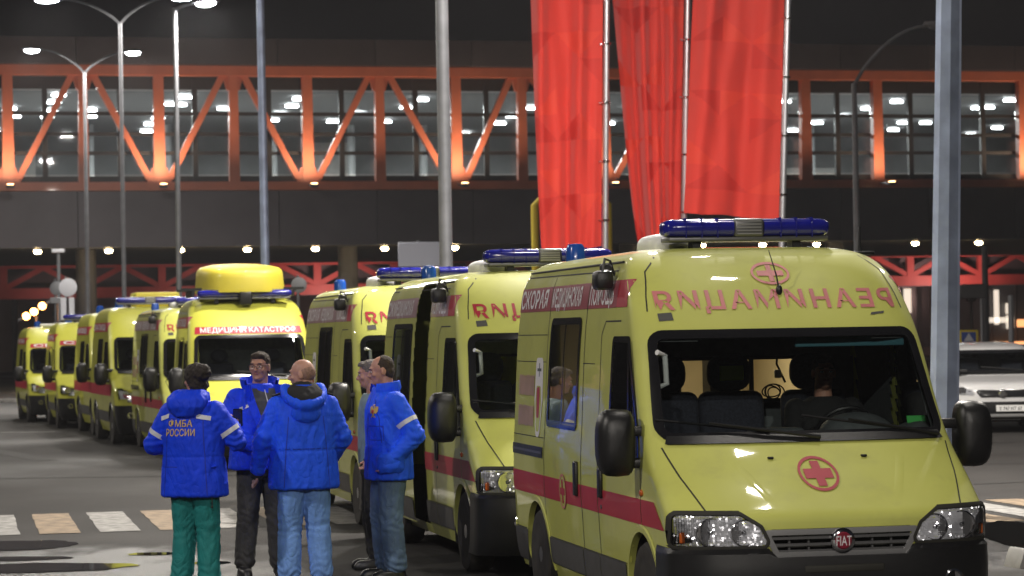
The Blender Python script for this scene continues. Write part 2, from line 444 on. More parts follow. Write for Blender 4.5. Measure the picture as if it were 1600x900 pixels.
def side_mirror(parent, x, y, z, sx, s=1.0):
    """big black two-arm mirror; sx = -1 left in the picture, +1 right"""
    mr = MB()
    n = 18; vs = []; fs = []
    # housing: D-shaped outline, domed towards the front
    hh, ww, dd = .212*s, .245*s, .10*s; out = []
    for k in range(24):
        a = 2*math.pi*k/24; c, d = math.cos(a), math.sin(a)
        u = (abs(c)**(.62 if c > 0 else .35))*math.copysign(1, c); w = (abs(d)**.72)*math.copysign(1, d)
        out.append((sx*(u*ww/2 + ww/2), w*hh))
    for sc, dy in ((1, .06*s), (1, 0), (.97, -.03*s), (.86, -.065*s), (.65, -.09*s), (.35, -dd)):
        for (u, w) in out: vs.append((x + sx*ww/2 + (u - sx*ww/2)*sc, y + dy, z + w*sc))
    vs.append((x + sx*ww/2, y - dd*1.02, z)); m = 24
    for r_ in range(5):
        for k in range(m): fs.append((r_*m+k, r_*m+(k+1) % m, (r_+1)*m+(k+1) % m, (r_+1)*m+k))
    for k in range(m): fs.append((5*m+k, 5*m+(k+1) % m, len(vs)-1))
    mr.add(vs, fs); h = mr.build('mirror', M['black_plastic'], parent, R(60))
    g = MB(); g.add([(x + sx*ww/2 + (u - sx*ww/2)*.9, y + .055*s, z + w*.9) for u, w in out], [tuple(range(m))]); g.build('mirror_glass', M['chrome'], h)
    for dz in (-.13*s, .07*s): MB().rbox((x - sx*.05, y + .02, z + dz), (.16, .07, .065), .02).build('mirror_arm', M['black_plastic'], h)
    return h

def roof_lightbar(parent, cx, y, z, w, name='light_bar'):
    lb = MB(); lb.rbox((cx, y, z - .075), (w*.96, .22, .03), .008); base = lb.build(name, M['dark_silver'], parent)
    for s_ in (-1, 1):
        b = MB()
        n = 16; vs = []; fs = []; x0, x1 = .105, w/2
        secs = [(x0, 1), (x1*.55, 1), (x1*.86, .97), (x1*.94, .88), (x1*.985, .68), (x1, .35)]
        for (xx, k) in secs:
            for j in range(n):
                a = 2*math.pi*j/n; c, d = math.cos(a), math.sin(a)
                vs.append((cx + s_*xx, y + .13*k*math.copysign(abs(c)**.7, c), z + .065*k*math.copysign(abs(d)**.7, d)))
        for i in range(len(secs)-1):
            for j in range(n): fs.append((i*n+j, i*n+(j+1) % n, (i+1)*n+(j+1) % n, (i+1)*n+j))
        fs += [tuple(range(n)), tuple((len(secs)-1)*n + j for j in range(n))]
        b.add(vs, fs); l = b.build('blue_lens', M['blue_lens'], base)
        for xx in (.22, .33, .44):
            if xx < x1*.9: MB().rbox((cx + s_*xx, y, z), (.006, .264, .134), .002, 1).build('lens_rib', M['blue_lens'], l)
    c = MB(); c.rbox((cx, y, z), (.21, .245, .125), .02); sp = c.build('speaker_grille', M['dark_silver'], base)
    for k in range(5): MB().bx(cx-.085, cx+.085, y-.126, y-.120, z-.045+k*.021, z-.036+k*.021).build('grille_slat', M['silver_paint'], sp)
    for xx in (-w*.3, w*.3): MB().bx(cx+xx-.03, cx+xx+.03, y-.06, y+.06, z-.15, z-.089).build('bar_foot', M['black_plastic'], base)
    return base

FIAT = [(.20,.22,.93,.28),(.35,.12,.975,.31),(.60,.075,.995,.32),(.70,.06,1.0,.32),(.80,.055,1.005,.32),(.85,.06,1.008,.32),
        (.89,.08,1.01,.32),(.93,.13,1.01,.32),(1.06,.30,1.01,.32),(1.20,.50,1.005,.31),(1.27,.59,1.0,.29),(1.30,.63,.998,.28),
        (2.02,1.12,.955,.24),(2.06,1.15,.95,.24),(2.32,1.38,.91,.26),(2.42,1.50,.87,.29),(2.48,1.60,.82,.32),(2.52,1.72,.75,.36),
        (2.545,1.90,.65,.4),(2.555,2.10,.52,.4)]
WB_F, WB_R = .97, 4.17

def side_pair(poly): return poly
def make_fiat(label, loc, rz, colour='van_yellow', near=True, door_open=False, interior=True, lettering=True, lit=False, band_mat='side_band_vinyl',
              front_text='red_vinyl', hood_cross=True):
    sh = FIAT_SHELL
    v = empty('ambulance_van', loc, rz); tag(v, label, 'ambulance', 'ambulances parked in a row')
    Y = M[colour]
    ws = [(-.945, 1.30), (.945, 1.30), (.885, 1.995), (-.885, 1.995)]
    dwin = [(1.86, 1.15), (.985, 1.15), (1.02, 1.30), (1.345, 1.965), (1.80, 1.965)]
    swin = [(3.80, 1.31), (2.80, 1.31), (2.76, 2.10), (3.74, 2.10)]
    fdoor = [(2.14, .29), (1.40, .29), (1.40, .72), (.96, .80), (.93, 1.17), (1.26, 2.01), (1.38, 2.065), (2.05, 2.065), (2.14, 1.98)]
    sdoor = [(3.86, .29), (2.64, .29), (2.64, 2.46), (3.86, 2.46)]
    head = [(.44, .70), (.992, .70), (.985, .892), (.62, .888), (.50, .82)]
    hood = [(-.94, 1.275), (.94, 1.275), (.80, .895), (.60, .885), (.50, .80), (-.50, .80), (-.60, .885), (-.80, .895)]
    gril = [(-.50, .80), (.50, .80), (.41, .63), (-.41, .63)]
    if 'meshes' not in FIAT_CACHE:
        wsh = rpoly(ws, .1, .045); dwh = rpoly(dwin, .05, .035); swh = rpoly(swin, .06, .035); hdh = rpoly(head, .03, .018); grh = rpoly(gril, .02, .012)
        def lab(c):
            ax = abs(c.x)
            if c.y < 1.35 and inpoly((c.x, c.z), wsh) and c.z > 1.2: return None
            if c.y < .6 and inpoly((ax, c.z), hdh): return None
            if c.y < .4 and inpoly((c.x, c.z), grh): return None
            if ax > .6 and c.y > .5:
                for wy in (WB_F, WB_R):
                    if (c.y-wy)**2 + (c.z-.34)**2 < .405**2: return None
                if ax > .8 and inpoly((c.y, c.z), dwh): return None
                if c.x < 0 and inpoly((c.y, c.z), swh): return None
                if c.x < 0 and inpoly((c.y, c.z), sdoor): return 'sliding_door'
                if inpoly((c.y, c.z), fdoor) and ax > .86: return 'front_door_r' if c.x > 0 else 'front_door_l'
            if c.y < 1.0 and inpoly((c.x, c.z), hood): return 'bonnet'
            if c.y < .85 and c.z < .70 and ax < 1.2 and c.z > .0 and (c.y < .5): return None if c.z < .62 else 'body'
            return 'body'
        FIAT_CACHE['meshes'] = sh.split(lab)
    me = FIAT_CACHE['meshes']
    body = link('body', me['body'].copy(), Y, v)
    bon = link('bonnet', me['bonnet'].copy(), Y, v)
    fdl = link('front_door', me['front_door_l'].copy(), Y, v); fdr = link('front_door', me['front_door_r'].copy(), Y, v)
    sd = link('sliding_door', me['sliding_door'].copy(), Y, v)
    if door_open: sd.location = (-.09, .20, 0)
    C = FIAT_CACHE
    def cached(key, fn, name, m, parent, smooth=R(38)):
        if key not in C: C[key] = fn().mesh(name, smooth)
        me_ = C[key].copy() if C[key].materials and C[key].materials[0] != m else C[key]
        return link(name, me_, m, parent)
    # windscreen
    o0 = rpoly(ws, .1); o1 = rpoly(ws, .1, .055)
    cached('wsf', lambda: sh.frame(o0, o1, 'f', .010), 'windscreen_seal', M['black_gloss'], v)
    cached('wsg', lambda: sh.sheet(rpoly(ws, .1, .03), 'f', .003, rim=.0), 'windscreen', M['windscreen_glass'], v)
    # cowl and wipers
    cached('cowl', lambda: sh.quadsheet([(-.90, 1.285), (.90, 1.285), (.88, 1.335), (-.88, 1.335)], 'f', .014), 'cowl', M['black_plastic'], v)
    def wip(x0, x1, z1, xb):
        mb = MB(); a = sh.hit(xb, 1.30, 'f', .03); m_ = sh.hit((x0*.45+x1*.55), (1.345*.45+z1*.55), 'f', .045); p = sh.hit(x0, 1.345, 'f', .022); q = sh.hit(x1, z1, 'f', .022)
        mb.tube([a, (a+m_)/2 + Vector((0, -.015, 0)), m_], [.014, .011, .007], 6); mb.tube([p, (p+q)/2 + Vector((0, -.012, 0)), q], .009, 6); return mb
    cached('wip1', lambda: wip(-.25, -.92, 1.43, .06), 'wiper', M['black_plastic'], v)
    cached('wip2', lambda: wip(.62, -.02, 1.44, .86), 'wiper', M['black_plastic'], v)
    # headlights
    for sx in (-1, 1):
        hp = [(sx*a, b) for a, b in head]
        lens = cached('lens%d' % sx, lambda: sh.sheet(rpoly(hp, .03), 'f', .020, rim=.02), 'headlight', M['clear_lens'], v)
        def facets():
            rnd = random.Random(31 + sx); mb = MB(); inner = rpoly(hp, .03, .006); xs = [p[0] for p in inner]; zs = [p[1] for p in inner]; st = .0125
            z = min(zs)
            while z < max(zs):
                x = min(xs)
                while x < max(xs):
                    if inpoly((x, z), inner):
                        c = sh.hit(x, z, 'f', .004); ax = abs(x); bowl = min(math.hypot(ax-.60, z-.785)/.080, math.hypot(ax-.79, z-.79)/.085)
                        nrm = Vector((rnd.gauss(0, .22), -1, .22 + rnd.gauss(0, .18)))
                        if bowl < 1: nrm = Vector((rnd.gauss(0, .14) - sx*(ax-(.6 if ax < .695 else .79))*3, -1, .16 + rnd.gauss(0, .14) - (z-.787)*3))
                        nrm.normalize(); u = Vector((0, 0, 1)).cross(nrm).normalized()*st*.52; w_ = nrm.cross(u).normalized()*st*.52
                        c = c + Vector((0, (.012*(1-bowl) if bowl < 1 else 0), 0)); mb.add([c-u-w_, c+u-w_, c+u+w_, c-u+w_], [(0, 1, 2, 3)])
                    x += st
                z += st
            return mb
        cached('hous%d' % sx, lambda: sh.sheet(rpoly(hp, .03, -.006), 'f', -.05, rim=-.05), 'headlight_housing', M['dark_silver'], lens)
        cached('refl%d' % sx, facets, 'reflector', M['reflector'], lens, None)
        cached('hrim%d' % sx, lambda: sh.frame(rpoly(hp, .03, -.012), rpoly(hp, .03, .008), 'f', .021), 'headlight_rim', M['seam'], lens)
        def bowls():
            mb = MB()
            for xx, zz, rr in ((.60, .785, .078), (.79, .79, .083)):
                p = sh.hit(sx*xx, zz, 'f', .002); mb.lathe([(rr, .01), (rr*1.03, -.004), (rr*.97, -.006), (rr*.93, .012), (rr, .01)], (p.x, p.y, p.z), 'y', 26); mb.ell((p.x, p.y+.004, p.z), (.016, .012, .016))
            return mb
        cached('bowl%d' % sx, bowls, 'lamp_bowl', M['chrome'], lens)
        def amb():
            mb = MB(); p = sh.hit(sx*.935, .755, 'f', .0); return mb.rbox((p.x, p.y, p.z), (.05, .03, .07), .012)
        cached('amb%d' % sx, amb, 'indicator', M['amber'], lens)
    # grille
    def gfr(): return sh.frame(rpoly(gril, .025), rpoly(gril, .025, .034), 'f', .016)
    gr = cached('gfr', gfr, 'grille', M['silver_paint'], v)
    def slat(zz):
        mb = MB(); hw = .41 + (zz-.63)/.17*.09 - .03; pts = [sh.hit(k/8*hw, zz, 'f', -.012) for k in range(-8, 9)]
        for a, b in zip(pts[:-1], pts[1:]): mb.bar(a, b, .03, .016)
        return mb
    for zz in (.665, .705, .745): cached('slat%.3f' % zz, lambda: slat(zz), 'grille_slat', M['dark_silver'], gr)
    for xx in (-.32, -.2, .2, .32): cached('gpost%.2f' % xx, lambda: MB().bx(xx-.006, xx+.006, sh.hit(xx, .70, 'f', -.02).y, sh.hit(xx, .70, 'f', -.02).y+.02, .64, .79), 'grille_post', M['dark_silver'], gr)
    cached('gback', lambda: MB().bx(-.49, .49, .16, .17, .60, .82), 'grille_back', M['seam'], gr)
    def bdg(r0, h0): 
        p = sh.hit(0, .725, 'f', .0)
        return MB().lathe([(0, h0-.022), (r0*.82, h0-.022), (r0, h0-.012), (r0, .0)], (0, p.y, p.z), 'y', 30)
    bd = cached('badge', lambda: bdg(.075, -.012), 'badge', M['chrome'], gr)
    cached('badger', lambda: bdg(.056, -.018), 'badge_disc', M['badge_red'], bd)
    def bt():
        t, f = text2d('FIAT', .058, .096, .008); p = sh.hit(0, .725, 'f', .0)
        return MB().add([(a, p.y-.0435, p.z+b) for a, b in t], f)
    cached('badget', bt, 'badge_lettering', M['white_vinyl'], bd)
    # bumper
    def bump():
        mb = MB(); zs = [.19, .21, .26, .36, .46, .54, .60, .635, .66, .685, .69]; rows = []
        for z in zs:
            sf = float(np.interp(z, [.19, .26, .5, .66, .69], [.10, .045, .0, .012, .04])); w = 1.02 if z < .67 else 1.005; d = .33; row = []
            for k in range(-22, 23):
                u = abs(k)/22
                if u <= .72: x = u/.72*.80; q = 1-math.sqrt(1-(x)**3.5)
                elif u <= .93: q = .2 + (u-.72)/.21*.8; q = max(q, 1-math.sqrt(1-.8**3.5)); x = (1-(1-q)**2)**(1/3.5)
                else: x = 1; q = 1 + (u-.93)/.07*.7
                row.append((math.copysign(x*w, k), sf + q*d, z if not (abs(x*w) < .43 and z > .635) else .635))
            rows.append(row)
        m_ = len(rows[0]); vs = [p for r_ in rows for p in r_]
        # top lip turned inwards
        vs += [(x*.97, y+.08, z-.004) for x, y, z in rows[-1]]; nr = len(zs)+1
        mb.add(vs, [(i*m_+k, i*m_+k+1, (i+1)*m_+k+1, (i+1)*m_+k) for i in range(nr-1) for k in range(m_-1)]); return mb
    bp = cached('bumper', bump, 'bumper', M['black_plastic'], v)
    for sx in (-1, 1):
        cached('fog%d' % sx, lambda: MB().lathe([(.062, .03), (.062, -.012), (.05, -.016), (.045, .0), (0, .004)], (sx*.70, .055, .47), 'y', 20), 'fog_light', M['chrome'], bp)
    for i_, (cx_, cz_, w_, h_) in enumerate(((0, .56, .50, .05), (-.42, .40, .3, .06), (.42, .40, .3, .06), (0, .40, .46, .12))): cached('intake%d' % i_, lambda: MB().rbox((cx_, .03, cz_), (w_, .06, h_), .012), 'air_intake', M['seam'], bp)
    # doors: windows, seals, handles
    for sx, fd, mode in ((-1, fdl, 'l'), (1, fdr, 'r')):
        cached('dwf'+mode, lambda: sh.frame(rpoly(dwin, .05), rpoly(dwin, .05, .04), mode, .008), 'window_seal', M['black_gloss'], fd)
        cached('dwg'+mode, lambda: sh.sheet(rpoly(dwin, .05, .02), mode, .002, rim=0), 'door_window', M['side_glass'], fd)
        cached('qtr'+mode, lambda: sh.ribbon([(1.28, 1.17), (1.36, 1.95)], mode, .035, .009), 'window_divider', M['black_gloss'], fd)
        cached('tri'+mode, lambda: sh.quadsheet([(1.22, 1.16), (1.01, 1.16), (1.06, 1.34), (1.18, 1.52)], mode, .010), 'mirror_base', M['black_plastic'], fd)
        def hnd(y, z, vert):
            p = sh.hit(y, z, mode, .012); mb = MB(); mb.rbox(p, (.03, .075 if vert else .2, .2 if vert else .06), .012); return mb
        cached('hnd'+mode, lambda: hnd(2.02, .99, True), 'door_handle', M['black_plastic'], fd)
        cached('lock'+mode, lambda: MB().lathe([(.014, 0), (.014, sx*.01), (0, sx*.01)], sh.hit(2.03, .83, mode, 0), 'x', 10), 'lock', M['dark_silver'], fd)
        side_mirror(v, sx*(1.035 if sx < 0 else 1.085), .98, 1.30, sx)
    cached('swf', lambda: sh.frame(rpoly(swin, .06), rpoly(swin, .06, .05), 'l', .009), 'window_seal', M['black_gloss'], sd)
    cached('swg', lambda: sh.sheet(rpoly(swin, .06, .02), 'l', .003, rim=0), 'door_window', M['side_glass'], sd)
    cached('swd', lambda: sh.ribbon([(3.29, 1.33), (3.24, 2.08)], 'l', .04, .010), 'window_divider', M['black_gloss'], sd)
    cached('sdh', lambda: MB().rbox(sh.hit(2.76, .98, 'l', .012), (.03, .075, .24), .012), 'door_handle', M['black_plastic'], sd)
    # sliding rail, repeater lamp, fuel flap
    rail = cached('rail', lambda: sh.quadsheet([(3.90, 1.07), (5.0, 1.07), (5.0, 1.15), (3.90, 1.15)], 'l', .006), 'sliding_rail', M['black_plastic'], v)
    cached('rail2', lambda: sh.quadsheet([(3.92, 1.10), (4.98, 1.10), (4.98, 1.118), (3.92, 1.118)], 'l', .012), 'rail_groove', M['dark_silver'], rail)
    for mode in 'lr':
        cached('rep'+mode, lambda: MB().ell(sh.hit(.93, .985, mode, .004), (.012, .035, .022)), 'side_repeater', M['amber'], v)
        # lower mouldings
        def mould(y0, y1, z0, tail=False):
            mb = MB()
            sh.quadsheet([(y0, z0), (y1, z0), (y1, .505), (y0 - (.08 if tail else 0), .505)], mode, .014, mb)
            sh.quadsheet([(y0 - (.08 if tail else 0), .505), (y1, .505), (y1, .512), (y0 - (.08 if tail else 0), .512)], mode, .008, mb); sh.quadsheet([(y0, z0-.007), (y1, z0-.007), (y1, z0), (y0, z0)], mode, .008, mb)
            return mb
        for i_, (y0, y1, z0, par, tl) in enumerate(((1.41, 2.135, .32, fdl if mode == 'l' else fdr, 0), (2.145, 2.63, .32, v, 0), (2.645, 3.74, .32, sd if mode == 'l' else v, 0), (4.60, 5.0, .26, v, 1))):
            cached('mould%s%d' % (mode, i_), lambda: mould(y0, y1, z0, tl), 'side_moulding', M['grey_plastic'], par)
        # wheel arch edge
        for wy, nm in ((WB_F, 'f'), (WB_R, 'b')):
            def arch():
                mb = MB(); n = 26; vs = []
                for k in range(n+1):
                    a = math.pi*(1.06 - 1.12*k/n)
                    for rr, of in ((.445, .002), (.435, .012), (.40, .012), (.39, -.03)):
                        vs.append(sh.hit(wy + rr*math.cos(a), max(.22, .34 + rr*math.sin(a)), mode, of))
                return mb.add(vs, [(4*k+j, 4*k+j+1, 4*k+5+j, 4*k+4+j) for k in range(n) for j in range(3)])
            cached('arch'+mode+nm, arch, 'wheel_arch', M[colour], v)
            def well():
                mb = MB(); n = 20; vs = []; sg = -1 if mode == 'l' else 1
                for k in range(n+1):
                    a = math.pi*(1.1 - 1.2*k/n); y, z = wy + .41*math.cos(a), .34 + .41*math.sin(a)
                    vs += [(sg*.99, y, z), (sg*.55, y, z)]
                mb.add(vs, [(2*k, 2*k+1, 2*k+3, 2*k+2) for k in range(n)]); mb.bx(sg*.55, sg*.54, wy-.45, wy+.45, .15, .78); return mb
            cached('well'+mode+nm, well, 'wheel_well', M['rubber'], v)
    for wy in (WB_F, WB_R):
        for sx in (-1, 1): wheel(v, sx*.885, wy, .34, .21, sx)
    cached('under', lambda: MB().bx(-.8, .8, .5, 4.9, .22, .30), 'underbody', M['rubber'], v)
    # seams
    def seams():
        mb = MB()
        for mode in 'lr':
            sh.ribbon([(2.14, .29), (2.14, 1.98), (2.05, 2.065), (1.62, 2.065)], mode, .011, mb=mb); sh.ribbon([(1.30, 1.93), (1.0, 1.25), (.955, 1.1), (.955, .80)], mode, .011, mb=mb)
            sh.ribbon([(1.95, 2.40), (4.9, 2.42)], mode, .010, mb=mb)
        sh.ribbon([(2.64, .29), (2.64, 2.40)], 'l', .012, mb=mb); sh.ribbon([(3.86, .29), (3.86, 2.40)], 'l', .012, mb=mb)
        sh.ribbon([(2.66, 1.78), (2.30, 1.78)], 'l', .006, mb=mb); sh.ribbon([(3.88, 1.78), (5.0, 1.78)], 'l', .006, mb=mb)
        sh.ribbon([(3.88, 1.98), (5.0, 1.98)], 'l', .006, mb=mb); sh.ribbon([(3.88, 1.22), (5.0, 1.22)], 'l', .006, mb=mb)
        for sx in (-1, 1):
            sh.ribbon([(sx*.925, 1.272), (sx*.88, 1.10), (sx*.80, .90)], 'f', .010, mb=mb)
            sh.ribbon([(sx*.855, 2.12), (sx*.84, 2.22), (sx*.80, 2.38), (sx*.70, 2.48)], 'f', .008, mb=mb)
        return mb
    cached('seams', seams, 'panel_seams', M['seam'], v)
    for sx in (-1, 1):
        cached('jet%d' % sx, lambda: MB().rbox(sh.hit(sx*.30, 1.20, 'f', .006), (.035, .03, .015), .005), 'washer_jet', M['black_plastic'], bon)
        def crease():
            mb = MB(); vs = []; fs = []
            for k in range(13):
                z = .96 + .27*k/12; x = .40 + .16*k/12
                for dx, of in ((-.03, .0005), (0, .004*math.sin(math.pi*k/12)), (.03, .0005)): vs.append(sh.hit(sx*(x+dx), z, 'f', of))
            return mb.add(vs, [(3*k+j, 3*k+j+1, 3*k+4+j, 3*k+3+j) for k in range(12) for j in range(2)])
        cached('crease%d' % sx, crease, 'bonnet_crease', Y, bon)
    # red stripe along the side and upper lettered band
    B = M[band_mat]
    def st(y0, y1, mode, y0b=None):
        y0b = y0 if y0b is None else y0b
        return sh.quadsheet([(y0b, .785), (y1, .785), (y1, .945), (y0, .945)], mode, .0035)
    for mode, fd in (('l', fdl), ('r', fdr)):
        cached('st1'+mode, lambda: st(.62, .945, mode, .40), 'red_stripe', M['red_vinyl'], v)
        cached('st2'+mode, lambda: st(.96, 2.13, mode), 'red_stripe', M['red_vinyl'], fd)
        cached('st3'+mode, lambda: st(2.15, 2.63 if mode == 'l' else 5.0, mode), 'red_stripe', M['red_vinyl'], v)
        cached('bdr'+mode, lambda: sh.quadsheet([(1.50, 2.155), (1.80, 2.155), (1.80, 2.335), (1.55, 2.335)], mode, .0035), 'band_end', M['red_vinyl'], v)
        cached('bd3'+mode, lambda: sh.quadsheet([(1.802, 2.155), (2.63 if mode == 'l' else 5.0, 2.155), (2.63 if mode == 'l' else 5.0, 2.335), (1.802, 2.335)], mode, .0035), 'side_band', B, v)
    cached('st4', lambda: st(2.65, 3.85, 'l'), 'red_stripe', M['red_vinyl'], sd)
    cached('st5', lambda: st(3.87, 5.02, 'l'), 'red_stripe', M['red_vinyl'], v)
    cached('bd4', lambda: sh.quadsheet([(2.65, 2.155), (3.85, 2.155), (3.85, 2.335), (2.65, 2.335)], 'l', .0035), 'side_band', B, sd)
    cached('bd5', lambda: sh.quadsheet([(3.87, 2.155), (5.0, 2.155), (5.0, 2.335), (3.87, 2.335)], 'l', .0035), 'side_band', B, v)
    def cr(cx, cz, a, b, w, mode, what):
        vv, ff = ellring(cx, cz, a, b, .016) if what else cross2d(cx, cz, a*.68, b*.68, w)
        return sh.flat(vv, ff, mode, .0075)
    e1 = cached('sc1', lambda: cr(3.22, .865, .11, .125, .05, 'l', 1), 'side_emblem', M['faded_red_vinyl'], sd)
    cached('sc0', lambda: sh.sheet([(3.22+.10*math.cos(k*.262), .865+.115*math.sin(k*.262)) for k in range(24)], 'l', .0055, rim=.001), 'emblem_ground', Y, e1)
    cached('sc2', lambda: cr(3.22, .865, .11, .125, .05, 'l', 0), 'side_emblem_cross', M['red_vinyl'], e1)
    if hood_cross:
        e2 = cached('hc1', lambda: cr(-.04, 1.105, .125, .10, .06, 'f', 1), 'bonnet_emblem', M['red_vinyl'], bon)
        cached('hc2', lambda: cr(-.04, 1.105, .13, .105, .055, 'f', 0), 'bonnet_emblem_cross', M['red_vinyl'], e2)
    e3 = cached('fc1'+front_text, lambda: cr(.0, 2.355, .13, .075, .05, 'f', 1), 'forehead_emblem', M[front_text], v)
    cached('fc2'+front_text, lambda: cr(.0, 2.355, .13, .08, .034, 'f', 0), 'forehead_emblem_cross', M[front_text], e3)
    if lettering:
        def ft():
            t, f = text2d('РЕАНИМАЦИЯ', .114, 1.60, .021, flip=True, space=1.24); return sh.flat([(a, b + 2.185) for a, b in t], f, 'f', .006)
        cached('ft'+front_text, ft, 'mirrored_lettering', M[front_text], v)
        def band_text(txt, y0, y1):
            # read from the nearside: text runs from the tail (left) to the nose (right)
            t, f = text2d(txt, .125, y1-y0, .024, space=1.08); return sh.flat([((y0+y1)/2 - a, b + 2.245) for a, b in t], f, 'l', .006)
        cached('bt1', lambda: band_text('СКОРАЯ', 3.98, 4.95), 'band_lettering', M['white_vinyl'], v)
        cached('bt2', lambda: band_text('МЕДИЦИНСКАЯ', 2.86, 3.82), 'band_lettering', M['white_vinyl'], sd)
        cached('bt3', lambda: band_text('ПОМОЩЬ', 1.90, 2.60), 'band_lettering', M['white_vinyl'], v)
        def worn(zc):
            mb = MB(); rnd = random.Random(int(zc*100))
            for k in range(15):
                y = 4.28 + k*.038; sh.quadsheet([(y, zc-.08+rnd.uniform(0, .012)), (y+.026, zc-.08), (y+.026, zc+.08-rnd.uniform(0, .02)), (y, zc+.08)], 'l', .0045, mb, .2)
            return mb
        for zz in (1.60, 1.37): cached('ps%.2f' % zz, lambda: worn(zz), 'worn_print', M['old_print'], v)
        sk = cached('sk1', lambda: sh.sheet(rpoly([(4.17, 1.22), (4.05, 1.22), (3.97, 1.50), (3.98, 1.81), (4.22, 1.81), (4.25, 1.50)], .05), 'l', .004, rim=.001), 'crest_sticker', M['white_vinyl'], v)
        cached('sk2', lambda: sh.sheet(rpoly([(4.15, 1.26), (4.07, 1.26), (4.01, 1.46), (4.04, 1.60), (4.18, 1.60), (4.21, 1.46)], .03), 'l', .006, rim=.001), 'crest_ground', Y, sk)
        cached('sk4', lambda: sh.sheet(rpoly([(4.15, 1.36), (4.07, 1.36), (4.06, 1.59), (4.16, 1.59)], .03), 'l', .008, rim=.001), 'crest_shield', M['red_vinyl'], sk)
        cached('sk3', lambda: sh.flat(*cross2d(4.10, 1.72, .07, .05, .022), 'l', .006), 'crest_mark', M['dash'], sk)
        cached('dp2', lambda: sh.quadsheet([(.60, 2.075), (.70, 2.085), (.71, 2.10), (.615, 2.092)], 'f', .004), 'scuff_patch', M['grey_plastic'], v)
        cached('dp', lambda: sh.quadsheet([(-.80, 2.055), (-.71, 2.06), (-.715, 2.11), (-.80, 2.105)], 'f', .004), 'tape_patch', M['grey_plastic'], v)
    # roof gear
    roof_lightbar(v, .02, 2.05, 2.68, 1.16)
    cached('hatch', lambda: MB().ell((-.43, 2.45, 2.56), (.17, .28, .10), p=.6), 'roof_vent', M['white_plastic'], v)
    cached('beacon', lambda: MB().lathe([(.085, 0), (.085, .03), (.075, .035), (.072, .14), (.055, .17), (.0, .175)], (-.60, 4.5, 2.50), 'z', 20), 'beacon', M['blue_lens_light'], v)
    cached('mast', lambda: MB().tube([(.80, 1.95, 2.49), (.80, 1.96, 2.55), (.82, 2.0, 2.68)], [.03, .014, .008], 8).rbox((.80, 1.97, 2.50), (.20, .10, .025), .01), 'roof_antenna', M['black_plastic'], v)
    def whip():
        a = sh.hit(.02, 2.235, 'f', .018); mb = MB(); mb.ell(a, (.022, .018, .035)); mb.tube([a, a + Vector((-.012, .02, .10)), a + Vector((-.035, .10, .26))], [.007, .005, .0025], 6); return mb
    cached('whip', whip, 'whip_antenna', M['black_plastic'], v)
    def spot():
        p = sh.hit(2.02, 2.37, 'l', .0); mb = MB(); mb.rbox(p + Vector((-.09, -.03, -.03)), (.12, .17, .13), .03, 2); mb.tube([p, p + Vector((-.03, 0, .10)), p + Vector((-.09, -.1, .11)), p + Vector((-.11, -.11, .02))], .009, 8); mb.rbox(p + Vector((-.06, .0, .05)), (.08, .06, .06), .015, 1); return mb
    cached('spot', spot, 'side_spotlight', M['black_plastic'], v)
    cached('gut', lambda: MB().tube([sh.hit(y, 2.45, 'l', .012) for y in np.linspace(1.9, 4.9, 12)], .009, 6), 'roof_gutter', M['seam'], v)
    if interior:
        def lining():
            mb = MB(); ids = {}
            for f, c in zip(sh.f, sh.c):
                if .75 < c.y < 2.5 and c.z > .9 and c.z < 2.1 and len(f) == 4 and abs(c.x) > .6:
                    if inpoly((c.y, c.z), rpoly(dwin, .05, .02)) or (c.y < 1.5 and inpoly((c.x, c.z), rpoly(ws, .1, .05))): continue
                    mb.add([sh.v[i] - sh.n[i]*.03 for i in f], [(0, 1, 2, 3)])
            return mb
        cached('lining', lining, 'cab_lining', M['dash'], v)
        cached('dashb', lambda: MB().add([(x, y, z) for x in (-.90, .90) for y, z in ((.78, 1.20), (.80, 1.285), (1.10, 1.315), (1.42, 1.30), (1.50, 1.15), (1.45, .7))], [(0, 6, 7, 1), (1, 7, 8, 2), (2, 8, 9, 3), (3, 9, 10, 4), (4, 10, 11, 5)]), 'dashboard', M['dash'], v, R(20))
        cached('binn', lambda: MB().ell((.55, 1.36, 1.29), (.26, .20, .155)).ell((.86, 1.05, 1.29), (.17, .22, .10)).rbox((.0, 1.35, 1.31), (.36, .2, .09), .04), 'instrument_hood', M['dash'], v)
        def stw():
            mb = MB(); c = Vector((.55, 1.60, 1.30)); RX = Matrix.Rotation(R(-58), 3, 'X'); n = 28
            pts = [c + RX @ Vector((.20*math.cos(2*math.pi*k/n), .20*math.sin(2*math.pi*k/n), 0)) for k in range(n+1)]
            mb.tube(pts, .015, 8, cap=False)
            for a in (0, 180, 270): mb.bar(c, c + RX @ Vector((.19*math.cos(R(a)), .19*math.sin(R(a)), 0)), .04, .02)
            mb.ell(c, (.07, .05, .06)); return mb
        cached('stw', stw, 'steering_wheel', M['black_plastic'], v)
        for i, sx in enumerate((-.50, -.04, .55)):
            def seat():
                mb = MB(); mb.rbox((sx, 2.22, 1.22), (.46, .16, .72), .07, 4, Matrix.Rotation(R(-8), 3, 'X')); mb.rbox((sx, 1.95, .86), (.48, .52, .18), .06, 3); mb.ell((sx, 2.29, 1.70), (.155, .07, .13), p=.75); mb.tube([(sx-.05, 2.29, 1.5), (sx-.05, 2.29, 1.66)], .008, 6); mb.tube([(sx+.05, 2.29, 1.5), (sx+.05, 2.29, 1.66)], .008, 6); return mb
            cached('seat%d' % i, seat, 'seat', M['seat_cloth'], v)
        cached('hv', lambda: MB().rbox((-.04, 2.215, 1.70), (.17, .012, .10), .004, 1), 'headrest_tag', M['hivis'], v)
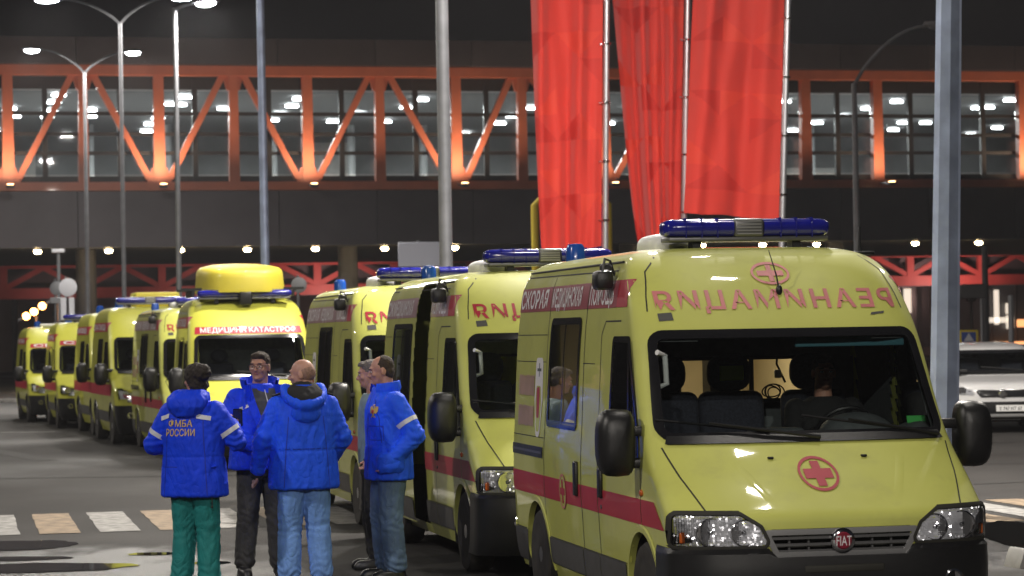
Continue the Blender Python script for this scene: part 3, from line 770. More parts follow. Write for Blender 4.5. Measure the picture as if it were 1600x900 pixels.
        def part():
            mb = MB(); y0, y1 = 2.48, 2.52
            mb.bx(-.93, .93, y0, y1, .3, 1.50); mb.bx(-.90, .90, y0, y1, 1.80, 2.30); mb.bx(-.92, -.34, y0, y1, 1.50, 1.80); mb.bx(.60, .92, y0, y1, 1.50, 1.80); return mb
        cached('part', part, 'partition', M['dash'], v)
        cached('pfr', lambda: MB().bx(-.35, .61, 2.46, 2.479, 1.785, 1.81).bx(-.35, .61, 2.46, 2.479, 1.49, 1.515).bx(-.355, -.33, 2.46, 2.478, 1.515, 1.785).bx(.59, .615, 2.46, 2.478, 1.515, 1.785).bx(.16, .19, 2.46, 2.478, 1.515, 1.785), 'partition_frame', M['seam'], v)
        cached('hl', lambda: MB().bx(-.72, .72, 1.24, 2.47, 2.0, 2.03), 'headliner', M['dash'], v)
        cached('vis', lambda: MB().rbox((.46, 1.20, 1.925), (.74, .03, .10), .012, 2), 'sun_visor', M['visor_teal'], v)
        cached('grab', lambda: MB().tube([(-.86, 1.06, 1.86), (-.80, 1.10, 1.84), (-.80, 1.07, 1.66), (-.87, 1.03, 1.64)], .018, 8), 'grab_handle', M['white_plastic'], v)
    return v
FIAT_CACHE = {}
FIAT_SHELL = Shell(FIAT, 5.1)
# ------------------------------------------------------------------ modern tall vans further down the row, and the white car
MODERN = [(.22,.16,.90,.30),(.40,.08,.96,.34),(.62,.04,.985,.38),(.80,.04,.995,.40),(.95,.07,1.0,.42),(1.04,.13,1.0,.42),(1.12,.30,1.0,.42),(1.24,.62,1.0,.40),
          (1.32,.84,.995,.36),(1.36,.90,.99,.34),(2.02,1.52,.94,.30),(2.10,1.60,.93,.30),(2.36,1.92,.90,.32),(2.50,2.16,.86,.34),(2.58,2.36,.80,.38),(2.63,2.60,.70,.42),(2.65,2.9,.55,.45)]
SUV = [(.24,.16,.82,.28),(.34,.06,.88,.32),(.50,.03,.915,.36),(.66,.03,.93,.40),(.80,.05,.935,.42),(.88,.10,.935,.42),(.93,.22,.93,.42),(.98,.50,.92,.42),(1.02,.80,.91,.40),(1.05,.98,.90,.36),
       (1.10,1.08,.885,.34),(1.50,1.66,.72,.36),(1.56,1.80,.68,.40),(1.61,2.02,.62,.44),(1.645,2.4,.52,.5),(1.655,2.7,.40,.5)]
SHELLS = {}
def make_modern(label, loc, rz, key, prof, length, colour, ws, dwin, head, gril, bump_z, wf, wr, wrad=.35, cat='ambulance', name='ambulance_van', group='ambulances parked in a row',
                band=None, side_stripe=True, lightbar=True, dome=False, swin=None, red_slash=False, plate=None, hood_z=1.30, mirror_z=1.34, mirror_s=1.0, detail=.06):
    if key not in SHELLS: SHELLS[key] = (Shell(prof, length, detail, 60), {})
    sh, C = SHELLS[key]; Y = M[colour]
    v = empty(name, loc, rz); tag(v, label, cat, group)
    wsh = rpoly(ws, .1, .05); hdh = rpoly(head, .03, .02); dwh = rpoly(dwin, .05, .04); swh = rpoly(swin, .06, .04) if swin else None
    def lab(c):
        ax = abs(c.x)
        if c.y < 2.1 and inpoly((c.x, c.z), wsh): return None
        if c.y < .9 and inpoly((ax, c.z), hdh): return None
        if ax > .5 and c.y > .4:
            for wy in (wf, wr):
                if (c.y-wy)**2 + (c.z-wrad)**2 < (wrad+.06)**2: return None
            if inpoly((c.y, c.z), dwh): return None
            if swh and inpoly((c.y, c.z), swh): return None
        if c.y < wf-.45 and c.z < bump_z: return 'bumper'
        if c.y < 1.5 and c.z < hood_z and ax < .86 and c.z > head[0][1]: return 'bonnet'
        return 'body'
    if 'm' not in C: C['m'] = sh.split(lab)
    body = link('body', C['m']['body'].copy(), Y, v); bon = link('bonnet', C['m']['bonnet'].copy(), Y, v)
    bp = link('bumper', C['m']['bumper'].copy(), M['black_plastic'] if cat == 'ambulance' else Y, v)
    def cached(k, fn, nm, m, par, smooth=R(38)):
        if k not in C: C[k] = fn().mesh(nm, smooth)
        me_ = C[k].copy() if C[k].materials and C[k].materials[0] != m else C[k]
        return link(nm, me_, m, par)
    cached('wsf', lambda: sh.frame(rpoly(ws, .1), rpoly(ws, .1, .055), 'f', .012), 'windscreen_seal', M['black_gloss'], v)
    cached('wsg', lambda: sh.sheet(rpoly(ws, .1, .03), 'f', .004, rim=0), 'windscreen', M['windscreen_glass'], v)
    cached('wip', lambda: MB().tube([sh.hit(.5, ws[0][1]+.02, 'f', .03), sh.hit(.1, ws[0][1]+.05, 'f', .04), sh.hit(-.25, ws[0][1]+.09, 'f', .03)], .014, 6), 'wiper', M['black_plastic'], v)
    cached('cow', lambda: sh.quadsheet([(ws[0][0]+.05, ws[0][1]-.03), (ws[1][0]-.05, ws[0][1]-.03), (ws[1][0]-.06, ws[0][1]+.02), (ws[0][0]+.06, ws[0][1]+.02)], 'f', .016), 'cowl', M['black_plastic'], v)
    for sx in (-1, 1):
        hp = [(sx*a, b) for a, b in head]
        ln = cached('ln%d' % sx, lambda: sh.sheet(rpoly(hp, .03), 'f', .012, rim=.02), 'headlight', M['clear_lens'], v)
        cached('rf%d' % sx, lambda: sh.sheet(rpoly(hp, .03, .003), 'f', -.05, rim=0), 'reflector', M['reflector'], ln)
        def bowl():
            hx = sum(p[0] for p in head)/len(head); hz = sum(p[1] for p in head)/len(head); p = sh.hit(sx*hx, hz, 'f', 0)
            return MB().lathe([(.07, .0), (.065, .03), (.04, .06), (.0, .065)], p, 'y', 18)
        cached('bw%d' % sx, bowl, 'lamp_bowl', M['chrome'], ln)
        mode = 'l' if sx < 0 else 'r'
        dr = cached('dwf'+mode, lambda: sh.frame(rpoly(dwin, .05), rpoly(dwin, .05, .045), mode, .009), 'window_seal', M['black_gloss'], v)
        cached('dwg'+mode, lambda: sh.sheet(rpoly(dwin, .05, .02), mode, .003, rim=0), 'door_window', M['side_glass'], dr)
        if swin:
            s2 = cached('swf'+mode, lambda: sh.frame(rpoly(swin, .06), rpoly(swin, .06, .045), mode, .009), 'window_seal', M['black_gloss'], v)
            cached('swg'+mode, lambda: sh.sheet(rpoly(swin, .06, .02), mode, .003, rim=0), 'side_window', M['side_glass'], s2)
        p = sh.hit(wf+.25, mirror_z, mode, 0); side_mirror(v, p.x + sx*.05, p.y-.1, p.z, sx, mirror_s)
        for wy in (wf, wr):
            wheel(v, sx*(prof[3][2]-.12), wy, wrad, .22, sx)
            def arch():
                mb = MB(); n = 22; vs = []
                for k in range(n+1):
                    a = math.pi*(1.04 - 1.08*k/n)
                    for dr_, of in ((.11, .003), (.10, .014), (.05, .014), (.045, -.04)):
                        vs.append(sh.hit(wy + (wrad+dr_)*math.cos(a), max(.26, wrad + (wrad+dr_)*math.sin(a)), mode, of))
                return mb.add(vs, [(4*k+j, 4*k+j+1, 4*k+5+j, 4*k+4+j) for k in range(n) for j in range(3)])
            cached('ar%s%.1f' % (mode, wy), arch, 'wheel_arch', M['black_plastic'], v)
            def well():
                mb = MB(); n = 16; vs = []
                for k in range(n+1):
                    a = math.pi*(1.1 - 1.2*k/n); y, z = wy + (wrad+.06)*math.cos(a), wrad + (wrad+.06)*math.sin(a); vs += [(sx*.95, y, z), (sx*.5, y, z)]
                mb.add(vs, [(2*k, 2*k+1, 2*k+3, 2*k+2) for k in range(n)]); return mb.bx(sx*.5, sx*.49, wy-.45, wy+.45, .1, .85)
            cached('we%s%.1f' % (mode, wy), well, 'wheel_well', M['rubber'], v)
        cached('se'+mode, lambda: sh.ribbon([(dwin[0][0]+.12, .32), (dwin[0][0]+.12, ws[2][1]+.05)], mode, .014), 'door_seam', M['seam'], v)
        if cat == 'ambulance':
            cached('mo'+mode, lambda: sh.quadsheet([(wf+.48, .42), (wr-.48, .42), (wr-.48, .62), (wf+.48, .62)], mode, .012), 'side_moulding', M['grey_plastic'], v)
            if side_stripe: cached('ss'+mode, lambda: sh.quadsheet([(wf-.1, .92), (length-.15, .92), (length-.15, 1.14), (wf-.25, 1.14)], mode, .005), 'red_stripe', M['red_vinyl'], v)
            cached('ub'+mode, lambda: sh.quadsheet([(2.0, 2.16), (length-.3, 2.16), (length-.3, 2.34), (2.05, 2.34)], mode, .005), 'side_band', M['red_vinyl'], v)
            def tx():
                t, f = text2d('СКОРАЯ ПОМОЩЬ', .11, 2.4, .02); s_ = -1 if mode == 'l' else 1
                return sh.flat([(3.6 + s_*a, b + 2.25) for a, b in t], f, mode, .008)
            cached('tx'+mode, tx, 'band_lettering', M['white_vinyl'], v)
    cached('ub', lambda: MB().bx(-.75, .75, .4, length-.2, .2, .3), 'underbody', M['rubber'], v)
    gr = cached('gr', lambda: sh.sheet(rpoly(gril, .04), 'f', .008), 'grille', M['black_gloss'], v)
    def sl():
        mb = MB(); z0, z1 = gril[2][1], gril[0][1]
        if z0 > z1: z0, z1 = z1, z0
        for k in range(1, 4):
            z = z0 + (z1-z0)*k/4; w = abs(gril[0][0])*.86
            pts = [sh.hit(w*i/6, z, 'f', .014) for i in range(-6, 7)]
            mb.tube(pts, .009, 6)
        return mb
    if cat == 'ambulance': cached('sl', sl, 'grille_slat', M['dark_silver'], gr)
    cz = (gril[0][1]+gril[2][1])/2
    cached('bd', lambda: MB().lathe([(0, -.03), (.07, -.03), (.085, -.02), (.085, .01)], sh.hit(0, cz, 'f', 0), 'y', 24).lathe([(0, -.034), (.05, -.034), (.05, -.028)], sh.hit(0, cz, 'f', 0), 'y', 20), 'badge', M['chrome'], gr)
    lz = bump_z-.22
    cached('in', lambda: sh.sheet(rpoly([(-.55, lz-.09), (.55, lz-.09), (.6, lz+.09), (-.6, lz+.09)], .04), 'f', .006), 'air_intake', M['seam'], bp)
    for sx in (-1, 1): cached('fg%d' % sx, lambda: MB().lathe([(.06, .02), (.06, -.02), (.045, -.02), (.04, .0), (0, .0)], sh.hit(sx*.74, bump_z-.2, 'f', .0), 'y', 16), 'fog_light', M['chrome'], bp)
    cached('di', lambda: MB().bx(-.86, .86, wf+.1, wf+.6, hood_z-.25, hood_z-.02), 'dashboard', M['dash'], v)
    cached('bk', lambda: MB().bx(-.82, .82, wf+1.5, wf+1.54, .5, min(2.2, ws[2][1]+.1)), 'partition', M['dash'], v)
    for i, sx in enumerate((-.42, .42)):
        cached('st%d' % i, lambda: MB().rbox((sx, wf+1.2, hood_z-.05), (.46, .16, .7), .07, 3).ell((sx, wf+1.22, hood_z+.42), (.14, .06, .11)), 'seat', M['seat_cloth'], v)
    if band:
        zb = ws[2][1] + .075
        bd = link('front_band', sh.quadsheet([(-.84, zb-.055), (.84, zb-.055), (.82, zb+.055), (-.82, zb+.055)], 'f', .006).mesh('front_band', None), M['red_vinyl'], v)
        t, f = text2d(band, .075, 1.50, .02); link('band_lettering', sh.flat([(a, b + zb) for a, b in t], f, 'f', .010).mesh('l', None), M['white_vinyl'], bd)
    if red_slash:
        link('red_slash', sh.quadsheet([(-.62, 1.22), (-.44, 1.22), (-.30, .98), (-.52, .98)], 'f', .006).mesh('s', None), M['red_vinyl'], bon)
    if lightbar: roof_lightbar(v, 0, 2.75, prof[-1][0] + .13, 1.35)
    return v

MOD = dict(prof=MODERN, length=5.6, ws=[(-.90, 1.37), (.90, 1.37), (.84, 2.04), (-.84, 2.04)], dwin=[(2.30, 1.22), (1.32, 1.22), (1.40, 1.42), (1.80, 1.96), (2.26, 1.96)],
           swin=[(3.9, 1.30), (2.75, 1.30), (2.72, 2.02), (3.86, 2.02)], head=[(.54, .80), (.93, .84), (.975, 1.06), (.90, 1.09), (.60, .97)],
           gril=[(-.50, 1.0), (.50, 1.0), (.44, .78), (-.44, .78)], bump_z=.76, wf=1.02, wr=4.55)
MOD2 = dict(MOD); MOD2.update(length=4.7, wr=3.72, swin=[(3.5, 1.30), (2.65, 1.30), (2.62, 2.02), (3.46, 2.02)])
mat('car_white', (.62, .62, .63), .3, coat=.7, nz=(2, .03))
CARS = dict(prof=SUV, length=4.5, ws=[(-.80, 1.09), (.80, 1.09), (.66, 1.51), (-.66, 1.51)], dwin=[(2.55, 1.08), (1.62, 1.08), (1.75, 1.18), (2.15, 1.48), (2.5, 1.50)],
            swin=[(3.6, 1.10), (2.65, 1.08), (2.62, 1.50), (3.45, 1.46)], head=[(.50, .70), (.86, .72), (.90, .86), (.84, .88), (.54, .80)],
            gril=[(-.52, .80), (.52, .80), (.40, .66), (-.40, .66)], bump_z=.42, wf=.88, wr=3.55)
# ------------------------------------------------------------------ ground
_a, _b = G(110, 880), G(1600, 840)
WET = [(_a.x-.6, _a.y-.6, 2.6, 2.6), (_b.x, _b.y, 2.2, 3.5)]
def asphalt(name, base, puddle_gloss=True):
    m = bpy.data.materials.new(name); m.use_nodes = True; t = m.node_tree; N = t.nodes; L = t.links; b = N['Principled BSDF']
    b.inputs['Specular IOR Level'].default_value = .3
    tc = N.new('ShaderNodeTexCoord')
    def nz(sc, det, stretch=None, rough=.55):
        n = N.new('ShaderNodeTexNoise'); n.inputs['Scale'].default_value = sc; n.inputs['Detail'].default_value = det; n.inputs['Roughness'].default_value = rough
        if stretch:
            mp = N.new('ShaderNodeMapping'); mp.inputs['Scale'].default_value = stretch; mp.inputs['Rotation'].default_value = (0, 0, R(-13))
            L.new(tc.outputs['Object'], mp.inputs[0]); L.new(mp.outputs[0], n.inputs['Vector'])
        else: L.new(tc.outputs['Object'], n.inputs['Vector'])
        return n
    big = nz(.16, 4, (1.6, .6, 1)); mid = nz(1.3, 6, (1.2, .5, 1)); fine = nz(60, 3)
    cr = N.new('ShaderNodeValToRGB'); e = cr.color_ramp.elements
    e[0].position = .30; e[0].color = tuple(c*.55 for c in base) + (1,); e[1].position = .72; e[1].color = tuple(c*1.45 for c in base) + (1,)
    a = N.new('ShaderNodeMath'); a.operation = 'MULTIPLY_ADD'; a.inputs[1].default_value = .36
    L.new(mid.outputs[0], a.inputs[0]); 
    a2 = N.new('ShaderNodeMath'); a2.operation = 'MULTIPLY'; a2.inputs[1].default_value = .26; L.new(big.outputs[0], a2.inputs[0]); L.new(a2.outputs[0], a.inputs[2])
    a3 = N.new('ShaderNodeMath'); a3.operation = 'MULTIPLY_ADD'; a3.inputs[1].default_value = .38; L.new(fine.outputs[0], a3.inputs[0]); L.new(a.outputs[0], a3.inputs[2])
    L.new(a3.outputs[0], cr.inputs[0]); L.new(cr.outputs[0], b.inputs['Base Color'])
    wet = nz(.11, 3, (1.2, .8, 1)); mr = N.new('ShaderNodeMapRange'); mr.inputs[1].default_value = .42; mr.inputs[2].default_value = .62; mr.inputs[3].default_value = .85; mr.inputs[4].default_value = .58
    L.new(wet.outputs[0], mr.inputs[0])
    soak = None                                   # soaked stretches round the puddles
    for (cx, cy, rx, ry) in WET:
        mp = N.new('ShaderNodeMapping'); mp.vector_type = 'TEXTURE'; mp.inputs['Location'].default_value = (cx, cy, 0); mp.inputs['Scale'].default_value = (rx, ry, 1)
        ln = N.new('ShaderNodeVectorMath'); ln.operation = 'LENGTH'; L.new(tc.outputs['Object'], mp.inputs[0]); L.new(mp.outputs[0], ln.inputs[0])
        ad = N.new('ShaderNodeMath'); ad.operation = 'MULTIPLY_ADD'; ad.inputs[1].default_value = 1.6; L.new(mid.outputs[0], ad.inputs[0]); L.new(ln.outputs['Value'], ad.inputs[2])
        r2 = N.new('ShaderNodeMapRange'); r2.inputs[1].default_value = 1.95; r2.inputs[2].default_value = 1.45; r2.inputs[3].default_value = 0; r2.inputs[4].default_value = 1; L.new(ad.outputs[0], r2.inputs[0])
        if soak is None: soak = r2.outputs[0]
        else:
            mxx = N.new('ShaderNodeMath'); mxx.operation = 'MAXIMUM'; L.new(soak, mxx.inputs[0]); L.new(r2.outputs[0], mxx.inputs[1]); soak = mxx.outputs[0]
    rm = N.new('ShaderNodeMix'); L.new(soak, rm.inputs[0]); L.new(mr.outputs[0], rm.inputs[2]); rm.inputs[3].default_value = .34; L.new(rm.outputs[0], b.inputs['Roughness'])
    cm = N.new('ShaderNodeMixRGB'); cm.blend_type = 'MULTIPLY'; cm.inputs[2].default_value = (.5, .5, .5, 1); L.new(soak, cm.inputs[0]); L.new(cr.outputs[0], cm.inputs[1]); L.new(cm.outputs[0], b.inputs['Base Color'])
    bp = N.new('ShaderNodeBump'); bp.inputs['Strength'].default_value = .6; bp.inputs['Distance'].default_value = .015
    L.new(fine.outputs[0], bp.inputs['Height']); L.new(bp.outputs[0], b.inputs['Normal'])
    MATS[name] = m; return m
asphalt('asphalt', (.027, .0252, .024))
mat('road_white', (.23, .225, .215), .7, nz=(7, .5), bump=(90, .2))
mat('road_yellow', (.21, .155, .10), .7, nz=(7, .5), bump=(90, .2))
mat('puddle_water', (.006, .006, .006), .02, spec=.7)
mat('joint', (.012, .011, .010), .8)
mat('kerb_stone', (.26, .25, .235), .8, nz=(5, .25), bump=(60, .3))
g = MB(); n = 40
g.add([(-250 + 500*i/n, -60 + 460*j/n, 0) for j in range(n+1) for i in range(n+1)], [(j*(n+1)+i, j*(n+1)+i+1, (j+1)*(n+1)+i+1, (j+1)*(n+1)+i) for j in range(n) for i in range(n)])
tag(g.build('ground', M['asphalt'], None, None), kind='structure')

ROW = R(12.2)
rd = Vector((-math.sin(ROW), math.cos(ROW), 0)); rn = Vector((math.cos(ROW), math.sin(ROW), 0))   # along the row / across it
def blob(name, pts, z, m, jit=.12, seed=0, kind='structure'):
    """irregular flat patch from ground pixels"""
    rnd = random.Random(seed); ps = [G(*p) for p in pts]; out = []
    for a, b in zip(ps, ps[1:] + ps[:1]):
        for k in range(3):
            t = k/3; q = a + (b-a)*t; f = noise.noise(Vector((q.x*1.3, q.y*.8, seed))) ; out.append((q.x + f*jit*1.2, q.y + f*jit*2.0, z))
    for _ in range(2):
        out = [tuple(a[i]*k + b[i]*(1-k) for i in range(3)) for a, b in zip(out, out[1:] + out[:1]) for k in (.75, .25)]
    mb = MB(); mb.add(out, [tuple(range(len(out)))]); o = mb.build(name, m, None, None); tag(o, kind=kind); return o
def puddle(px, py, wpx, hpx, seed):
    c = G(px, py); sx_ = wpx*c.y/4000/2; sy_ = abs(G(px, py-hpx/2).y - G(px, py+hpx/2).y)/2; out = []
    for k in range(64):
        a = 2*math.pi*k/64; r_ = 1 + .22*noise.noise(Vector((math.cos(a)*1.4, math.sin(a)*1.4, seed))) + .10*noise.noise(Vector((math.cos(a)*4, math.sin(a)*4, seed)))
        out.append((c.x + sx_*r_*math.cos(a), c.y + sy_*r_*math.sin(a), .006))
    tag(MB().add(out, [tuple(range(64))]).build('puddle', M['puddle_water'], None, None), kind='structure')
puddle(20, 853, 210, 15, 1); puddle(60, 888, 300, 14, 2); puddle(-10, 874, 260, 6, 3); puddle(1610, 838, 150, 50, 4); puddle(240, 866, 90, 4, 5); puddle(330, 880, 70, 4, 6)
# pedestrian crossing: bars along the traffic, white and worn yellow in turn
def crossing(c0, n0, n1, L_=3.1, w=.42, pitch=.62):
    for k in range(n0, n1):
        c = c0 + rn*(k*pitch); mb = MB(); a = c - rd*L_/2; pts = []
        rows = 9; vs = []
        for i in range(rows+1):
            e = .018*noise.noise(Vector((k*3.1, i*.9, 0))); f = .018*noise.noise(Vector((k*3.1, i*.9, 9)))
            q = a + rd*(L_*i/rows); vs += [q - rn*(w/2+e) + Vector((0, 0, .006)), q + rn*(w/2+f) + Vector((0, 0, .006))]
        mb.add(vs, [(2*i, 2*i+1, 2*i+3, 2*i+2) for i in range(rows)])
        tag(mb.build('crossing_bar', M['road_yellow'] if k % 2 else M['road_white'], None, None), kind='structure')
crossing(G(175, 815), -6, 9)
crossing(G(1570, 797), -4, 5)
def strip(name, a, b, w, z, m):
    a = Vector(a); b = Vector(b); d = (b-a).normalized(); nn = Vector((-d.y, d.x, 0))*w/2; up = Vector((0, 0, z)); vs = []; n_ = 24
    for i in range(n_+1):
        q = a + (b-a)*(i/n_); e = .3*noise.noise(Vector((q.x*.7, q.y*.7, 4))); vs += [q - nn*(1+e) + up + nn*e, q + nn*(1+e) + up + nn*e]
    mb = MB(); mb.add(vs, [(2*i, 2*i+1, 2*i+3, 2*i+2) for i in range(n_)]); o = mb.build(name, m, None, None); tag(o, kind='structure'); return o
strip('pavement_joint', G(-150, 750), G(1750, 722), .22, .005, M['joint'])
strip('lane_line', G(-200, 678), G(85, 675), .15, .005, M['road_white'])
strip('lane_line', G(1495, 693), G(1800, 688), .10, .005, M['joint'])
strip('tar_seam', G(-80, 690), G(70, 720), .35, .005, M['joint'])
strip('tar_seam', G(1500, 757), G(1660, 750), .25, .005, M['joint'])

# ------------------------------------------------------------------ street lamps
mat('pole_grey', (.17, .175, .19), .5, metal=.35, nz=(4, .15))
mat('pole_zinc', (.27, .32, .45), .5, metal=.4, nz=(3, .25), bump=(40, .15))
mat('lamp_body', (.14, .14, .15), .5)
mat('lamp_glow', (1, 1, 1), .5, emit=(1, .97, .93, 60))
mat('lamp_glow_far', (1, 1, 1), .5, emit=(.94, .96, 1, 110))
LAMPCOL = (1.0, .93, .84)
def lamp_light(parent, loc, power, col=LAMPCOL, size=(.8, .4), rot=(0, 0, 0)):
    l = bpy.data.lights.new('lamp_light', 'AREA'); l.shape = 'RECTANGLE'; l.size, l.size_y = size; l.energy = power; l.color = col; l.spread = R(178)
    o = bpy.data.objects.new('lamp_light', l); COL.objects.link(o); o.parent = parent; o.location = loc; o.rotation_euler = rot; return o
def street_lamp(label, base, h, arms, r0=.11, r1=.06, power=0, octa=False, polemat='pole_grey', tilt=0, glow='lamp_glow', head=.75):
    """arms: list of (dx, dy, rise) from the pole top"""
    p = empty('street_lamp', base); p.rotation_euler = (0, tilt, 0); tag(p, label, 'street lamp', 'street lamps')
    mb = MB(); mb.lathe([(r0*1.9, 0), (r0*1.9, .03), (r0*1.25, .06), (r0*1.2, .9), (r0, 1.0), (r1 + (r0-r1)*.5, h*.5), (r1, h)], (0, 0, 0), 'z', 8 if octa else 14)
    mb.build('pole', M[polemat], p, R(20) if octa else R(40))
    for dx, dy, rise, *pw_ in arms:
        pw = pw_[0] if pw_ else power
        L_ = math.hypot(dx, dy); pts = []
        for k in range(9):
            t = k/8; pts.append((dx*t**1.0, dy*t, h - .05 + rise*math.sin(t*math.pi/2)**.8))
        a = MB(); a.tube(pts, [r1*.75*(1-.35*k/8) for k in range(9)], 8); a.build('arm', M[polemat], p)
        e = Vector(pts[-1]); d = Vector((dx, dy, 0)).normalized(); an = math.atan2(d.y, d.x)
        hd = MB(); RZ = Matrix.Rotation(an, 3, 'Z'); hd.rbox(e + d*head*.4 + Vector((0, 0, .04)), (head, .30, .10), .035, 2, RZ); ho = hd.build('lamp_head', M['lamp_body'], p)
        gl = MB(); gl.ell(e + d*head*.42 + Vector((0, 0, -.03)), (head*.38, .14, .085), RZ); gl.build('lamp_lens', M[glow if pw else 'lamp_body'], ho)
        if pw: lamp_light(p, e + d*head*.42 + Vector((0, 0, -.13)), pw, size=(head*.8, .25), rot=(0, 0, an))
    return p
# ------------------------------------------------------------------ the row of ambulances
YAW = R(11.3)
v1 = make_fiat('nearest yellow ambulance van facing the camera with a driver behind the wheel', (1.96, 15.3, 0), YAW, interior=True, lit=True, front_text='faded_red_vinyl')
v2 = make_fiat('yellow ambulance van with its sliding door ajar, right behind the nearest one', (.74, 20.8, 0), YAW + R(1.1), door_open=True, hood_cross=False, band_mat='pale_band_vinyl')
v3 = make_fiat('yellow ambulance van behind the two standing men, third in the row', (-.50, 26.3, 0), YAW + R(1.1), hood_cross=False, front_text='red_vinyl', band_mat='pale_band_vinyl')
# lit patient compartment of the nearest van
def compartment(v):
    mb = MB(); x, y0, y1, z0, z1 = .86, 2.56, 4.9, .5, 2.2
    mb.add([(-x, y1, z0), (x, y1, z0), (x, y1, z1), (-x, y1, z1)], [(0, 1, 2, 3)]); mb.add([(x, y0, z0), (x, y1, z0), (x, y1, z1), (x, y0, z1)], [(0, 1, 2, 3)])
    mb.add([(-x, y0, z1), (x, y0, z1), (x, y1, z1), (-x, y1, z1)], [(0, 1, 2, 3)]); mb.add([(-x, y0, z0), (x, y0, z0), (x, y1, z0), (-x, y1, z0)], [(0, 1, 2, 3)])
    mb.add([(-x, 3.9, z0), (-x, y1, z0), (-x, y1, z1), (-x, 3.9, z1)], [(0, 1, 2, 3)])
    mb.build('compartment_lining', M['cream_panel'], v, None)
    mat('cabin_lamp', (1, 1, 1), .5, emit=(1, .85, .6, 6))
    MB().rbox((.1, 3.6, 2.17), (.9, .16, .03), .01).build('cabin_lamp', M['cabin_lamp'], v)
    lamp_light(v, (.1, 3.6, 2.12), 9, (1, .82, .55), (.8, .12))
    MB().tube([(.37 + (.055+.018*math.sin(a*.43+1))*math.cos(a), 2.56+.004*a, 1.555 + (.045+.012*math.sin(a*.61))*math.sin(a)) for a in np.linspace(0, 24, 90)], .005, 6).build('coiled_cable', M['rubber'], v)
    MB().tube([(.42, 2.62, 1.95), (.40, 2.60, 1.75), (.46, 2.6, 1.62)], .008, 6).build('hanging_cable', M['rubber'], v)
    MB().bx(.0, .06, 2.9, 3.1, 1.4, 2.0).build('equipment_post', M['steel_dark'], v)
    MB().rbox((.40, 2.58, 1.68), (.05, .03, .06), .01).build('wall_socket', M['white_plastic'], v)
compartment(v1)
MB().rbox((.86, 1.02, 1.40), (.17, .006, .05), .002, 1, Matrix.Rotation(R(-20), 3, 'X')).build('green_label', M['green_label'], v1)
MB().rbox((-.30, .86, 1.315), (.18, .09, .006), .002, 1).build('paper_slip', M['paper'], v1)
MB().rbox((.02, .80, 1.31), (.14, .05, .006), .002, 1).build('paper_slip', M['paper'], v1)

v4 = make_modern('bright yellow ambulance with a domed roof box and a red lettered band, behind the trio', (P(406, 600, 38.5).x, 38.5, 0), YAW + R(0), 'mod2', colour='van_yellow_bright', band='МЕДИЦИНА КАТАСТРОФ', lightbar=False, **MOD2)
mat('dome_yellow', (.66, .56, .05), .5, coat=.1)
def roofdome(v):
    mb = MB(); n = 32; vs = []; fs = []
    for k, (s_, z) in enumerate(((1.02, 2.72), (1.02, 2.80), (1.0, 2.98), (.99, 3.08), (.965, 3.14), (.90, 3.19), (.66, 3.235), (.30, 3.255))):
        for j in range(n):
            a = 2*math.pi*j/n; c, d = math.cos(a), math.sin(a)
            vs.append((.69*s_*math.copysign(abs(c)**.66, c), 3.1 + 1.05*s_*math.copysign(abs(d)**.75, d), z if k < 2 else 2.86 + (z-2.86)*(.66+.34*(1+d*s_)/2)))
    for i in range(7):
        for j in range(n): fs.append((i*n+j, i*n+(j+1) % n, (i+1)*n+(j+1) % n, (i+1)*n+j))
    fs.append(tuple(range(n))); fs.append(tuple(7*n+j for j in range(n))); mb.add(vs, fs); mb.build('roof_dome', M['dome_yellow'], v, R(50))
    for y in (2.55, 3.6): MB().bx(-.98, .98, y-.03, y+.03, 2.76, 2.80).build('rack_bar', M['black_plastic'], v)
    for sx in (-1, 1): MB().bx(sx*.80-.02, sx*.80+.02, 2.4, 3.8, 2.66, 2.757).build('rack_foot', M['black_plastic'], v)
    roof_lightbar(v, 0, 2.25, 2.70, 1.5)
    MB().rbox((0, 2.08, 2.62), (.20, .12, .22), .03).build('search_light', M['black_plastic'], v)
roofdome(v4)
v5 = make_fiat('yellow ambulance van parked directly behind the dome-roofed one', (P(324, 600, 43.6).x + .3, 43.7, 0), YAW + R(4), interior=False, hood_cross=False, band_mat='pale_band_vinyl')
rest = [('bright yellow tall ambulance with blue light bar, fourth from the far left end', 240, 48.4, 4, True, None, False, 1.0),
        ('bright yellow ambulance squeezed third from the far left end of the row', 203, 53.2, 4, False, None, False, .98),
        ('yellow ambulance with a red slash on its bonnet, second from the far end', 141, 58.0, 3, True, 'СКОРАЯ', True, .92),
        ('last yellow ambulance at the far left end of the row', 92, 62.8, 4, False, 'СКОРАЯ', False, .89)]
for lb, px, D, dyaw, bar, band, sl, zk in rest:
    q = P(px, 600, D)
    vv = make_modern(lb, (q.x + .3, D, 0), YAW + R(dyaw), 'mod2', colour='van_yellow_bright', band=band, lightbar=bar, red_slash=sl, **MOD2); vv.scale = (1, 1, zk)
    MB().lathe([(.09, 0), (.085, .16), (.05, .2), (0, .2)], (-.45, 4.1, 2.62), 'z', 16).build('beacon', M['blue_lens_light'], vv)
    if px == 240: MB().rbox((.25, 3.9, 2.80), (.9, .9, .30), .05).build('roof_box', M['dome_yellow'], vv)
    if px == 92: MB().rbox((0, 2.7, 2.70), (1.0, .3, .08), .02).build('roof_sign', M['white_plastic'], vv)

